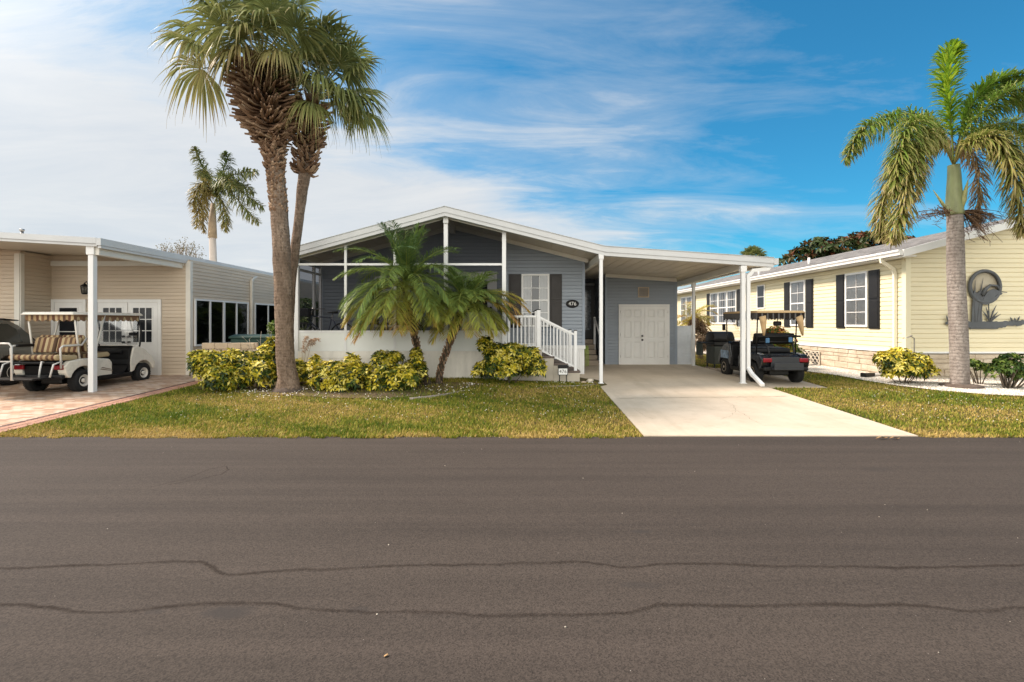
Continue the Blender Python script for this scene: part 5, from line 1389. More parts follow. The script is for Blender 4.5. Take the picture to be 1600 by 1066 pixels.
# bare tree behind the beige roof
yb = 33.0
nb = thing('sparse_tree', 'sparse thin-leaved tree top just showing behind the beige roof', 'tree', (float(W(285, 503, yb).x), yb, G(yb)))
m = MB(); b0 = Vector(nb.location); top = b0 + Vector((0, 0, 3.6)); m.tube([b0, b0.lerp(top, .5), top], [.18, .15, .12], 8); PP = []
for i in range(20):
    e = W(rng.uniform(246, 318), rng.uniform(379, 405), yb + rng.uniform(-1, 1)); cv = bezier(top, top.lerp(e, .5) + Vector((0, 0, .3)), e, 7); m.tube(cv, [.05 - .006 * q for q in range(7)], 5)
    for q in range(10):
        p = cv[rng.randrange(4, 7)] + Vector((rng.uniform(-.35, .35), rng.uniform(-.3, .3), rng.uniform(-.2, .3))); PP.append(p); m.tube([cv[5], p], [.012, .005], 4)
m.build('trunk', grey_twig, nb)
P = np.array([tuple(p) for p in PP]); P = np.repeat(P, 5, 0) + nrng.normal(0, .1, (len(P) * 5, 3)); D = unit(nrng.normal(size=P.shape)); N = unit(nrng.normal(size=P.shape)); k = len(P)
V, F = leaves_np(P, D, N, nrng.uniform(.08, .16, k), nrng.uniform(.04, .07, k)); np_mesh('crown', V, F, nrng.uniform(.1, .8, len(V) // 4).repeat(4), foliage('olive_leaf', [(0, (.12, .10, .05)), (1, (.26, .22, .12))], .2, .6), nb, nb.location)
# ------------------------------------------------------------------ golf carts
def wheel(parent, name, c, r, w, rimstyle, side):
    """axle along x; side=+1 outer face at +x"""
    m = MB(); h = w / 2
    m.lathe([(r * .52, -h), (r * .80, -h * 1.02), (r * .95, -h * .85), (r, -h * .5), (r, h * .5), (r * .95, h * .85), (r * .80, h * 1.02), (r * .52, h), (r * .5, h * .4), (r * .5, -h * .4)], 32, c, 'x')
    for i in range(36):       # tread blocks
        a = 2 * PI * i / 36; ct = Vector(c) + Vector((0, math.cos(a) * r, math.sin(a) * r))
        for sx in (-1, 1):
            q = Matrix.Translation(ct) @ Matrix.Rotation(a, 4, 'X'); m.T = q; m.box(sx * h * .12, sx * h * .85, -.004, .005, -r * .055, r * .055)
    m.T = None
    t = m.build(name, rubber, parent, False)
    rm = MB(); s = side
    rm.lathe([(r * .53, s * h * .55), (r * .54, s * h * 1.0), (r * .50, s * h * 1.03), (r * .44, s * h * .8), (r * .40, s * h * .45), (.02, s * h * .40)], 28, c, 'x')
    if rimstyle == 'spoke':
        for i in range(6):
            a = 2 * PI * i / 6; rm.T = Matrix.Translation(Vector(c)) @ Matrix.Rotation(a, 4, 'X'); rm.box(s * h * .45, s * h * .85, -.018, .018, .03, r * .46)
        rm.T = None
    rm.lathe([(.05, s * h * .45), (.048, s * h * .95), (.03, s * h * 1.02), (.005, s * h * 1.03)], 16, c, 'x')
    rm.build('rim', M('gold_rim', (.60, .50, .36), .35, .1, 5, metal=.25) if rimstyle == 'spoke' else M('pale_rim', (.66, .63, .57), .4, .1, 5), t, False)
    if rimstyle != 'spoke':
        hb = MB(); hb.lathe([(r * .30, s * h * .46), (r * .30, s * h * .6), (.02, s * h * .62)], 20, c, 'x'); hb.build('hub_cap', black_pl, t, False)
    return t
def arc(cy, cz, r, a0, a1, n): return [(cy + r * math.cos(R(a0 + (a1 - a0) * i / n)), cz + r * math.sin(R(a0 + (a1 - a0) * i / n))) for i in range(n + 1)]
def stripes(name, cols, width, axis=0):
    if name in MATS: return MATS[name]
    n = NT(name); g = n.n('TexCoord'); sx = n.n('SeparateXYZ'); n.l(g.outputs['Object'], sx.inputs[0])
    f = n.math('FRACT', n.math('DIVIDE', sx.outputs[axis], width * len(cols)))
    st = [(i / len(cols), c) for i, c in enumerate(cols)]
    c = n.ramp(f, st, 'CONSTANT'); nz = n.noise(n.ocoords(), 60, 3)
    c = n.mix(n.ramp(nz, [(.4, 0.0), (.7, .25)]), c, (.12, .08, .05))
    n.bsdf(c, .85, 0, n.bump(n.noise(n.ocoords(), 14, 3), .4, .02), .2); MATS[name] = n.m; return n.m
def rounded(m, poly, x0, x1, axis='x', b=.02, seg=2):
    """extruded profile with rounded edges"""
    t = MB(); t.prism(poly, x0, x1, axis); bm = bmesh.new()
    vs = [bm.verts.new(v) for v in t.v]
    for f in t.f: bm.faces.new([vs[i] for i in f])
    bmesh.ops.recalc_face_normals(bm, faces=bm.faces[:])
    cap = [e for e in bm.edges if len(e.link_faces) == 2 and e.calc_face_angle(0) > R(28)]
    bmesh.ops.bevel(bm, geom=cap, offset=b, segments=seg, affect='EDGES', profile=.5, clamp_overlap=True)
    m.frombm(bm)
def cart_base(t, body_m, WB, r, rimstyle, hw=.58):
    f = [t]
    # rear body with wheel arch
    arch = [(p[0], p[1]) for p in arc(0, r, r + .075, 0, 180, 12)]
    prof = [(.78, .30), (.78, .60), (.70, .69), (.35, .735), (-.05, .745), (-.36, .71), (-.47, .60), (-.44, .46), (-.38, .36)] + arch[::-1][1:-1] + [(.36, .30)]
    for sx in (-1, 1):
        m = MB(); rounded(m, prof, sx * hw, sx * (hw - .2), 'x', .025); m.build('rear_fender', body_m, t, False)
    m = MB(); rounded(m, [(.76, .34), (.76, .66), (.35, .70), (-.30, .70), (-.42, .60), (-.38, .36)], -hw + .201, hw - .201, 'x', .01)
    m.build('rear_body', black_pl if rimstyle != 'spoke' else body_m, t, False)
    # front cowl
    arch = arc(WB, r, r + .07, 0, 180, 12)
    prof = [(WB - .42, .30), (WB - .45, .55), (WB - .34, .92), (WB - .22, .97), (WB + .05, .86), (WB + .30, .66), (WB + .40, .50), (WB + .38, .33)] + arch[1:-1]
    for sx in (-1, 1):
        m = MB(); rounded(m, prof, sx * hw, sx * (hw - .16), 'x', .025); m.build('front_fender', body_m, t, False)
    m = MB(); rounded(m, [(WB - .40, .34), (WB - .30, .94), (WB - .2, .985), (WB + .06, .88), (WB + .34, .68), (WB + .43, .50), (WB + .38, .34)], -hw + .161, hw - .161, 'x', .02); m.build('front_cowl', body_m, t, False)
    m = MB(); rounded(m, [(WB - .50, .50), (WB - .42, .90), (WB - .33, .97), (WB - .31, .93), (WB - .41, .50)], -hw + .04, hw - .04, 'x', .01); m.rbox(-.42, .42, WB - .52, WB - .46, .78, .86, .02); m.rbox(-hw + .012, hw - .012, WB - .475, WB - .425, .315, .90, .03); m.build('dashboard', black_pl, t, False)
    m = MB(); m.box(-hw + .02, hw - .02, .74, WB - .38, .27, .305); m.add([(-hw + .03, WB - .62, .306), (hw - .03, WB - .62, .306), (hw - .03, WB - .42, .56), (-hw + .03, WB - .42, .56)], [(0, 1, 2, 3)])
    m.rbox(-hw + .05, -hw + .12, .4, WB - .3, .2, .27, .01); m.rbox(hw - .12, hw - .05, .4, WB - .3, .2, .27, .01); m.build('floor', black_pl, t, False)
    for sx in (-1, 1):
        m = MB(); m.rbox(sx * (hw + .012), sx * (hw - .04), .40, WB - .40, .245, .315, .012); m.build('rocker_panel', black_pl, t, False)
    m = MB(); m.tube([(-.47, 0, r), (.47, 0, r)], .04, 10); m.tube([(-.47, WB, r), (.47, WB, r)], .03, 10); m.rbox(-.25, .25, -.18, .3, .18, .36, .03); m.build('axle', black_mt, t, False)
    for sx in (-1, 1):
        wheel(t, 'wheel', (sx * (hw - .085), 0, r), r, .19, rimstyle, sx); wheel(t, 'wheel', (sx * (hw - .085), WB, r), r, .18, rimstyle, sx)
    # steering wheel on its column, driver's side
    m = MB(); c = Vector((-.27, WB - .62, .93)); tilt = Matrix.Translation(c) @ Matrix.Rotation(R(38), 4, 'X'); m.T = tilt
    ringp = [(.17 * math.cos(2 * PI * i / 28), .17 * math.sin(2 * PI * i / 28), 0) for i in range(29)]; m.tube(ringp, .014, 8)
    for a in (90, 210, 330): m.bar((0, 0, -.01), (.16 * math.cos(R(a)), .16 * math.sin(R(a)), 0), .025, .012)
    m.lathe([(.05, -.02), (.05, .012), (.03, .02)], 14); m.T = None
    m.tube([c, (-.27, WB - .36, .72)], .022, 8); m.build('steering_wheel', black_pl, t, False)
    # tail lights and bumper
    for sx in (-1, 1):
        m = MB(); m.rbox(sx * (hw - .04), sx * (hw - .26), -.485, -.43, .53, .635, .02); m.build('tail_light', red_lens, t, False)
    m = MB(); m.rbox(-hw + .05, hw - .05, -.50, -.40, .32, .42, .03); m.build('bumper', black_pl, t, False)
def seat_pad(name, x0, x1, poly, m_, t, b=.045):
    m = MB(); m.smooth = True; rounded(m, poly, x0, x1, 'x', b, 3); return m.build(name, m_, t, False)
def valance(t, m_, x0, x1, y0, y1, z, drop, sc=.09):
    """scalloped cloth edge hanging under the roof, all round"""
    m = MB(); per = []
    def run(ax, ay, bx, by):
        L = math.hypot(bx - ax, by - ay); n = int(L / .012)
        for i in range(n):
            u = i / n; s_ = u * L; per.append((ax + (bx - ax) * u, ay + (by - ay) * u, z - drop * (1 - .16 * math.cos(2 * PI * s_ / sc)) + rng.uniform(-.002, .002)))
    run(x0, y0, x1, y0); run(x1, y0, x1, y1); run(x1, y1, x0, y1); run(x0, y1, x0, y0)
    k = len(per); vs = []
    for i, p in enumerate(per):
        w = .006 * math.sin(i * .35); vs += [(p[0], p[1], z), (p[0] + w, p[1] + w, p[2])]
    m.add(vs, [(2 * i, 2 * i + 1, (2 * i + 3) % (2 * k), (2 * i + 2) % (2 * k)) for i in range(k)]); return m.build('valance', m_, t, False)
def roof_slab(t, m_, x0, x1, y0, y1, z, th=.07):
    m = MB(); m.smooth = True; bm = bmesh.new(); bmesh.ops.create_cube(bm, size=1)
    for v in bm.verts:
        s_ = .93 if v.co.z > 0 else 1
        v.co = Vector(((x0 + x1) / 2 + v.co.x * (x1 - x0) * s_, (y0 + y1) / 2 + v.co.y * (y1 - y0) * (.96 if v.co.z > 0 else 1), z + (v.co.z + .5) * th))
    bmesh.ops.bevel(bm, geom=bm.edges[:], offset=.03, segments=3, affect='EDGES', profile=.6); m.frombm(bm); return m.build('roof', m_, t, False)

# ---- cream cart under the beige carport
cream_paint = M('cream_cart_paint', (.70, .66, .57), .28, .04, 2, coat=.4, dirt=.12)
seat_cloth = stripes('striped_seat_cloth', [(.34, .24, .13), (.12, .055, .035), (.46, .36, .21), (.20, .115, .065), (.40, .29, .16), (.10, .06, .04)], .062)
WB = 1.78
ca = thing('golf_cart', 'cream golf cart with brown striped seats and a rear-facing bench under the beige carport', 'golf cart', (-10.29, 11.62, G(11.7)), R(-2.5), 'parked golf carts')
cart_base(ca, cream_paint, WB, .25, 'plain', .60)
seat_pad('seat', -.52, .52, [(.22, .72), (.80, .74), (.82, .80), (.76, .86), (.22, .84)], seat_cloth, ca)
seat_pad('backrest', -.52, -.01, [(.12, .90), (.22, .88), (.13, 1.28), (.05, 1.27)], seat_cloth, ca); seat_pad('backrest', .01, .52, [(.12, .90), (.22, .88), (.13, 1.28), (.05, 1.27)], seat_cloth, ca)
seat_pad('seat', -.54, .54, [(-.60, .74), (-.08, .72), (-.08, .83), (-.60, .87), (-.65, .81)], seat_cloth, ca)
seat_pad('backrest', -.53, -.01, [(-.12, .88), (-.02, .88), (.06, 1.22), (-.03, 1.23)], seat_cloth, ca); seat_pad('backrest', .01, .53, [(-.12, .88), (-.02, .88), (.06, 1.22), (-.03, 1.23)], seat_cloth, ca)
m = MB(); m.rbox(-.50, .50, -.62, .75, .66, .715, .015); m.build('seat_base', black_pl, ca, False)
roof_slab(ca, cream_paint, -.62, .62, -.30, WB - .02, 1.73)
valance(ca, seat_cloth, -.56, .56, -.22, WB - .1, 1.735, .13, .16)
cream_tube = M('cream_tube', (.66, .63, .56), .4, .06, 4)
m = MB()
for sx in (-1, 1):
    m.tube([(sx * .54, -.05, .74), (sx * .54, -.18, 1.73)], .020, 8)
    m.tube([(sx * .55, .62, 1.73), (sx * .55, .40, 1.05), (sx * .55, .36, .86)], .018, 8)
m.each('roof_strut', cream_tube, ca, False)
m = MB()
for sx in (-1, 1): m.tube([(sx * .53, WB - .12, 1.73), (sx * .55, WB - .02, 1.3), (sx * .56, WB - .26, .70)] if False else [(sx * .54, WB - .13, 1.74), (sx * .56, WB - .05, 1.35), (sx * .57, WB - .10, .98), (sx * .58, WB - .22, .66)], .02, 8)
m.tube([(-.54, WB - .08, 1.36), (.54, WB - .08, 1.36)], .009, 6); m.build('windshield_frame', black_pl, ca, False)
m = MB(); m.box(-.52, .52, WB - .128, WB - .122, .98, 1.70); m.build('windshield', clear_glass, ca, False)
m = MB()    # rear platform, grab bars, arms
m.rbox(-.50, .50, -1.10, -.66, .36, .40, .012); m.bar((-.3, -.42, .38), (-.3, -.7, .38), .05); m.bar((.3, -.42, .38), (.3, -.7, .38), .05); m.build('foot_plate', black_pl, ca, False)
m = MB()
def hoop(x0, x1, y, z0, z1): m.tube([(x0, y + .25, z0 - .02), (x0, y, z0), (x0, y, z1 - .06), (x0 + .06, y, z1), (x1 - .06, y, z1), (x1, y, z1 - .06), (x1, y, z0), (x1, y + .25, z0 - .02)], .02, 8)
hoop(-.24, .09, -1.13, .38, 1.13); m.bar((-.24, -1.13, .76), (.09, -1.13, .76), .025)
m.tube([(.18, -.42, .66), (.30, -.70, .72), (.34, -.78, .55), (.34, -.8, .40)], .018, 8)
for sx in (-1, 1):
    m.tube([(sx * .56, -.52, .56), (sx * .56, -.54, 1.0), (sx * .56, -.48, 1.05), (sx * .56, -.02, 1.05), (sx * .55, .12, 1.2)], .02, 8)
    m.tube([(sx * .56, -.78, .40), (sx * .56, -.70, .66), (sx * .56, -.5, .72)], .018, 8)
m.each('grab_bar', M('white_tube', (.55, .535, .50), .35, .05, 4), ca, False)
for sx in (-1, 1):
    m = MB(); m.smooth = True; rounded(m, [(-.45, 1.02), (-.02, 1.02), (-.02, 1.085), (-.45, 1.085)], sx * .50, sx * .56 if sx < 0 else .56, 'x', .015); m.build('armrest', seat_cloth if sx > 0 else black_pl, ca, False)
m = MB()
for sx in (-1, 1):
    for (z, dy) in ((.44, .0), (.475, .03)):
        m.add([(sx * .602, .42 + dy, z + .02), (sx * .602, .78 - dy, z - .05), (sx * .602, .80 - dy, z - .04), (sx * .602, .46 + dy, z + .035)], [(0, 1, 2, 3)])
m.each('pinstripe', M('brown_decal', (.14, .09, .06), .5, .1, 5), ca, False)
m = MB(); m.rbox(.50, .53, -.18, WB - .3, .73, .76, .008); m.rbox(-.53, -.50, -.18, WB - .3, .73, .76, .008) if False else None
m = MB(); m.tube([(-.46, WB - .30, .97), (-.46, WB - .30, 1.0)], .012, 6); m.rbox(.36, .5, WB - .22, WB - .16, 1.22, 1.30, .015); m.build('mirror', black_pl, ca, False)

# ---- black cart on the pad by the carport
black_paint = M('black_cart_paint', (.008, .009, .012), .25, .1, 3, coat=.3)
tan_cloth = M('tan_canvas', (.52, .36, .19), .8, .12, 4, bump=.3, bscale=60)
dark_stripe = stripes('dark_striped_canvas', [(.006, .006, .007), (.006, .006, .007), (.11, .11, .11), (.008, .008, .009)], .035)
WB2 = 1.62
cb_ = thing('golf_cart', 'black golf cart with tan roof and dark striped valance parked beside the carport post', 'golf cart', (6.68, 12.98, G(13.2) + .008), R(1.5), 'parked golf carts')
cart_base(cb_, black_paint, WB2, .25, 'spoke', .60)
seat_pad('seat', -.52, .52, [(.22, .72), (.80, .74), (.82, .80), (.76, .86), (.22, .84)], black_pl, cb_)
seat_pad('backrest', -.52, .52, [(.12, .96), (.20, .95), (.10, 1.24), (.03, 1.23)], black_pl, cb_)
m = MB(); m.rbox(-.50, .50, -.1, .75, .66, .715, .015); m.build('seat_base', black_pl, cb_, False)
m = MB()   # open bag well at the back
m.rbox(-.36, .36, -.62, -.45, .35, .40, .012); m.rbox(-.36, .36, -.46, -.435, .40, .66, .01); m.rbox(-.36, .36, -.62, -.60, .40, .52, .008)
m.build('bag_well', M('dark_grey_plastic', (.022, .024, .028), .45, .15, 4), cb_, False)
roof_slab(cb_, tan_cloth, -.62, .62, -.28, WB2 + .08, 1.745, .06)
valance(cb_, dark_stripe, -.60, .60, -.25, WB2 + .04, 1.75, .16, .08)
m = MB()
for sx in (-1, 1):
    m.tube([(sx * .50, -.02, .72), (sx * .50, -.05, 1.25), (sx * .50, -.08, 1.75)], .016, 8)
    m.tube([(sx * .55, WB2 - .05, 1.75), (sx * .56, WB2 - .1, 1.2), (sx * .57, WB2 - .2, .92)], .018, 8)
    m.tube([(sx * .30, -.30, .55), (sx * .32, -.26, .85), (sx * .34, -.12, 1.02), (sx * .40, .02, 1.06)], .02, 8)
m.tube([(-.56, -.14, 1.16), (.56, -.14, 1.16)], .024, 8); m.tube([(-.5, -.14, 1.02), (.5, -.14, 1.02)], .014, 8)
m.each('roof_strut', black_mt, cb_, False)
m = MB()   # rolled-up enclosure pulled back to the corners
for sx in (-1, 1):
    p0 = Vector((sx * .46, -.27, 1.66)); p1 = Vector((sx * .58 if sx > 0 else -.40, -.20, 1.18)); 
    m.tube([p0 + Vector((-.02, 0, 0)), p0.lerp(p1, .3), p0.lerp(p1, .7), p1], [.085, .075, .05, .022], 9)
m.each('tied_curtain', tan_cloth, cb_, False)
m = MB(); m.box(-.53, .53, WB2 - .10, WB2 - .094, .96, 1.72); m.build('windshield', clear_glass, cb_, False)
m = MB(); m.rbox(-.06, .14, -.05, .03, 1.42, 1.54, .03); m.bar((.04, -.01, 1.54), (.04, -.03, 1.75), .015); m.build('fan_box', black_pl, cb_, False)
m = MB()
for (x, z) in ((-.3, 1.08), (.28, 1.1)): m.rbox(x - .05, x + .05, -.20, -.16, z - .09, z + .04, .02)
m.each('club_cover', M('blue_cover', (.05, .14, .26), .6, .3, 8), cb_, False)
m = MB(); m.rbox(-.61, -.601, WB2 - .28, WB2 + .2, .5, .72, .02); m.build('cowl_decal', M('blue_white_decal', (.16, .24, .34), .3, .6, 7), cb_, False)
m = MB(); m.rbox(-.68, -.60, WB2 - .12, WB2 - .05, 1.28, 1.46, .015); m.bar((-.6, WB2 - .09, 1.3), (-.55, WB2 - .09, 1.25), .015); m.build('mirror', black_pl, cb_, False)

# ------------------------------------------------------------------ grey hatchback at the left edge, tail towards the house
car_paint = M('grey_green_paint', (.17, .17, .15), .3, .06, 2, coat=.6, metal=.2)
car = thing('hatchback_car', 'dark grey-green hatchback parked close behind the cream golf cart', 'car', (-13.05, 12.5, gb - .04), R(180))
# local: +y forward (towards the street after the turn), origin at the rear axle on the ground
def car_body(t):
    hw = .88
    arch0 = arc(0, .33, .40, 0, 180, 12); arch1 = arc(2.6, .33, .40, 0, 180, 12)
    lower = [(-.74, .42), (-.80, .62), (-.76, .90), (-.70, 1.00), (1.5, .99), (2.2, .98), (3.1, .86), (3.42, .70), (3.46, .45), (3.38, .28)] + arch1[1:-1] + [(2.15, .24), (.45, .24)] + arch0[1:-1]
    m = MB(); m.smooth = True; rounded(m, lower, -hw, hw, 'x', .07, 3); m.build('body', car_paint, t, False)
    # greenhouse: tapering upwards
    bot = [(-.70, .99), (2.15, .985)]; top = [(.05, 1.60), (1.15, 1.60)]
    m = MB(); vs = []
    for (y, z, w) in ((-.68, .985, .84), (2.2, .97, .82), (1.28, 1.54, .64), (.95, 1.60, .62), (.25, 1.61, .62), (-.15, 1.56, .63), (-.36, 1.42, .69)): vs += [(-w, y, z), (w, y, z)]
    n_ = 7; m.smooth = True
    m.add(vs, [(2 * i, 2 * i + 1, 2 * ((i + 1) % n_) + 1, 2 * ((i + 1) % n_)) for i in range(n_)] + [tuple(2 * i for i in range(n_)), tuple(2 * i + 1 for i in range(n_))[::-1]])
    m.build('roof', car_paint, t, False)
    g = M('car_glass', (.035, .038, .034), .08, .2, 3, spec=.6)
    for sx in (-1, 1):
        m = MB(); m.add([(sx * .825, -.30, 1.03), (sx * .82, .65, 1.02), (sx * .645, .60, 1.53), (sx * .66, -.05, 1.50), (sx * .715, -.24, 1.36)], [(0, 1, 2, 3, 4)]); m.add([(sx * .823, .70, 1.02), (sx * .82, 1.95, 1.01), (sx * .665, 1.22, 1.51), (sx * .648, .67, 1.53)], [(0, 1, 2, 3)])
        m.build('side_window', g, t, False)
        m = MB(); m.smooth = True; m.rbox(sx * .80, sx * .893, -.79, -.50, .84, 1.03, .04, 3); m.build('tail_light', M('smoked_lens', (.05, .02, .02), .1, .5, 7, coat=.8), t, False)
        m = MB(); m.rbox(sx * .884, sx * .905, .42, 2.15, .40, .46, .01); m.build('side_moulding', black_pl, t, False)
        m = MB(); m.rbox(sx * .90, sx * 1.02, 1.75, 1.87, 1.0, 1.12, .03); m.build('wing_mirror', car_paint, t, False)
        for yy in (0, 2.6): wheel(t, 'wheel', (sx * .78, yy, .31), .31, .2, 'plain', sx)
    m = MB(); m.add([(-.58, -.37, 1.40), (.58, -.37, 1.40), (.70, -.69, 1.04), (-.70, -.69, 1.04)], [(0, 1, 2, 3)]); m.add([(-.58, -.385, 1.40), (.58, -.385, 1.40), (.70, -.705, 1.04), (-.70, -.705, 1.04)], [(0, 1, 2, 3)]); m.build('rear_window', g, t, False)
    m = MB(); rounded(m, [(-.42, 1.56), (-.02, 1.60), (-.02, 1.63), (-.44, 1.585)], -.6, .6, 'x', .008); m.build('spoiler', black_pl, t, False)
    m = MB(); m.bar((-.655, -.30, 1.46), (-.80, -.70, 1.02), .02, .03); m.bar((.655, -.30, 1.46), (.80, -.70, 1.02), .02, .03); m.each('hatch_seal', black_pl, t, False)
    m = MB(); m.rbox(-.80, .80, -.86, -.76, .34, .56, .04); m.build('bumper', black_pl, t, False)
car_body(car)

# ------------------------------------------------------------------ bicycles in the porch
def bicycle(label, x, y, z, rz, col, basket):
    t = thing('bicycle', label, 'bicycle', (x, y, z), rz, 'bicycles in the screened porch'); r = .33; wb = 1.06
    for c in ((0, 0, r), (wb, 0, r)):
        m = MB(); m.tube([(c[0] + r * math.cos(2 * PI * i / 40), 0, c[2] + r * math.sin(2 * PI * i / 40)) for i in range(41)], .021, 8, False); w = m.build('wheel', rubber, t, False)
        m = MB()
        for i in range(18): a = 2 * PI * i / 18; m.bar((c[0], .02 * (-1) ** i, c[2]), (c[0] + (r - .02) * math.cos(a), 0, c[2] + (r - .02) * math.sin(a)), .003)
        m.tube([(c[0], -.05, c[2]), (c[0], .05, c[2])], .02, 8); m.build('spokes', chrome, w, False)
    fm = M('bike_' + col[0], col[1], .35, .1, 5, coat=.4)
    m = MB(); bb = (.42, 0, .30); st = (.30, 0, .80); hd = (.86, 0, .86); hl = (.90, 0, .70)
    for a, b in ((bb, st), (bb, hl), (st, hd), ((0, 0, r), bb), ((0, 0, r), st), (hl, (wb, 0, r)), (hd, hl)): m.tube([a, b], .017, 8)
    m.build('frame', fm, t, False)
    m = MB(); m.tube([st, (.27, 0, .92)], .013, 8); m.build('seat_post', chrome, t, False)
    m = MB(); m.smooth = True; rounded(m, [(.14, .92), (.40, .93), (.41, .96), (.14, .99)], -.06, .06, 'y', .02); m.build('saddle', black_pl, t, False)
    m = MB(); m.tube([(.86, 0, .86), (.85, 0, 1.0), (.84, -.05, 1.03), (.72, -.28, 1.06), (.62, -.3, 1.05)], .012, 8); m.tube([(.85, 0, 1.0), (.84, .05, 1.03), (.72, .28, 1.06), (.62, .3, 1.05)], .012, 8); m.build('handlebar', chrome, t, False)
    m = MB(); m.lathe([(.09, -.03), (.09, -.02)], 18, (.42, 0, .30), 'y'); m.bar((.42, -.06, .30), (.50, -.06, .16), .02); m.bar((.42, .06, .30), (.34, .06, .44), .02); m.build('crank', black_mt, t, False)
    if basket:
        m = MB(); m.rbox(.86, 1.12, -.16, .16, .84, 1.06, .02); m.build('basket', black_pl, t, False)
bicycle('dark blue bicycle with a front basket inside the screened porch', -4.55, 13.75, 1.0, R(176), ('dark_blue', (.02, .03, .07)), True)
bicycle('dark bicycle behind the crown of the taller date palm inside the porch', -3.75, 13.9, 1.0, R(4), ('dark_grey', (.03, .03, .035)), False)
bicycle('dark bicycle parked between the taller date palm and the porch door', -2.75, 13.7, 1.0, R(-3), ('black', (.02, .02, .02)), False)
# ------------------------------------------------------------------ small things
def text(body, size, loc, rot, mat, parent, name, ext=.002):
    c = bpy.data.curves.new(name, 'FONT'); c.body = body; c.size = size; c.align_x = 'CENTER'; c.align_y = 'CENTER'; c.extrude = ext; c.space_character = 1.05
    tmp = bpy.data.objects.new('numerals_curve', c); COL.objects.link(tmp); dg_ = bpy.context.evaluated_depsgraph_get()
    me = bpy.data.meshes.new_from_object(tmp.evaluated_get(dg_)); bpy.data.objects.remove(tmp); bpy.data.curves.remove(c); me.name = name; me.materials.clear(); me.materials.append(mat)
    o = bpy.data.objects.new(name, me); COL.objects.link(o); o.parent = parent; o.location = loc; o.rotation_euler = rot; return o
# oval plaque on the blue wall
pl = thing('number_plaque', 'black oval house number plaque on the blue-grey siding beside the dark shutter', 'house number', (W(894.5, 475, YW - .05).x, YW - .024, W(894, 475, YW).z))
m = MB(); m.smooth = True; prof = [(.5, 0), (.5, -.010), (.47, -.018), (.46, -.014), (.02, -.014)]; vs = []; n_ = 40
for (r_, d_) in prof:
    for q in range(n_): a = 2 * PI * q / n_; vs.append((.375 * r_ * math.cos(a), d_, .235 * r_ * math.sin(a)))
m.add(vs, [(i * n_ + q, i * n_ + (q + 1) % n_, (i + 1) * n_ + (q + 1) % n_, (i + 1) * n_ + q) for i in range(len(prof) - 1) for q in range(n_)] + [tuple((len(prof) - 1) * n_ + q for q in range(n_))])
m.build('oval_plate', black_mt, pl, False)
text('476', .145, (0, -.016, 0), (R(90), 0, 0), white, pl, 'numerals')
# little address sign on two legs
yS_ = 12.72; sx = W(879.5, 503, yS_).x
sg = thing('address_sign', 'small black-framed white address sign on two thin legs in front of the steps', 'sign', (sx, yS_, G(yS_)))
m = MB()
for q in (-.085, .085): m.box(q - .011, q + .011, -.011, .011, -.05, .26)
m.build('leg', black_mt, sg, False)
m = MB(); m.rbox(-.125, .125, -.014, .014, .22, .43, .006); m.prism([(-.135, .42), (.135, .42), (.115, .475), (-.115, .475)], -.028, .028, 'y'); fr_ = m.build('sign_board', black_mt, sg, False)
m = MB(); m.box(-.108, .108, -.017, -.0141, .235, .385); m.build('sign_face', white, sg, False)
text('476', .12, (0, -.018, .31), (R(90), 0, 0), black_mt, sg, 'numerals', .001)
# wall lantern on the beige house
wl = thing('wall_lantern', 'dark metal carriage lantern between the doors under the beige carport', 'lantern', (-11.86, YB - .021, 2.62))
m = MB(); m.rbox(-.06, .06, -.02, 0, -.12, .14, .008); m.tube([(0, -.02, .08), (0, -.10, .20), (0, -.17, .16)], .012, 8); m.build('bracket', black_mt, wl, False)
m = MB(); m.lathe([(.01, .16), (.03, .13), (.10, .08), (.105, .06), (.09, .058)], 6, (0, -.17, 0)); m.lathe([(.05, -.16), (.075, -.14), (.075, -.12), (.02, -.12)], 6, (0, -.17, 0))
for q in range(6): a = 2 * PI * q / 6; m.bar((.07 * math.cos(a), -.17 + .07 * math.sin(a), -.13), (.095 * math.cos(a), -.17 + .095 * math.sin(a), .065), .011)
m.build('lantern_frame', black_mt, wl, False)
m = MB(); m.lathe([(.060, -.119), (.084, .05), (.02, .055)], 6, (0, -.17, 0)); m.build('lantern_glass', M('lantern_pane', (.16, .15, .13), .15, .3, 6), wl, False)
# metal wall art: round sun, heron, reeds and ground line
xa = W(1535, 503, Yf).x
wa = thing('heron_wall_art', 'grey metal heron and reeds wall art with round disc on the yellow gable wall', 'wall art', (xa, Yf - .05, 1.55))
mgm = M('weathered_grey_metal', (.085, .092, .10), .55, .25, 3, dirt=.4)
m = MB(); c = (0, 0, 1.08)
ring = [(.40 * math.cos(2 * PI * i / 40), -.02, 1.08 + .42 * math.sin(2 * PI * i / 40)) for i in range(41)]; m.tube(ring, .045, 8, False); m.build('ring', mgm, wa, False)
m = MB(); m.smooth = False; m.lathe([(.385, .012), (.385, .002), (.01, .002)], 36, c, 'y'); m.build('disc', M('tan_disc', (.42, .37, .27), .6, .1, 3), wa, False)
m = MB()   # ground plate with ragged edge
top = []; bot = []
for i in range(46):
    x = -1.04 + 2.08 * i / 45; top.append((x, .16 + rng.uniform(-.015, .02) + (.03 if x > .7 else 0))); bot.append((x, (.0 if -.55 < x < .55 else .05) + (.04 if abs(x) > .95 else 0) + rng.uniform(-.02, .012)))
m.prism(top + bot[::-1], -.035, -.012, 'y'); m.build('ground_plate', mgm, wa, False)
m = MB()
m.prism([(-.36, .15), (-.08, .15), (-.10, .55), (-.04, .72), (-.14, .98), (-.22, .90), (-.30, .98), (-.34, .6)], -.04, -.015, 'y')           # reed clump
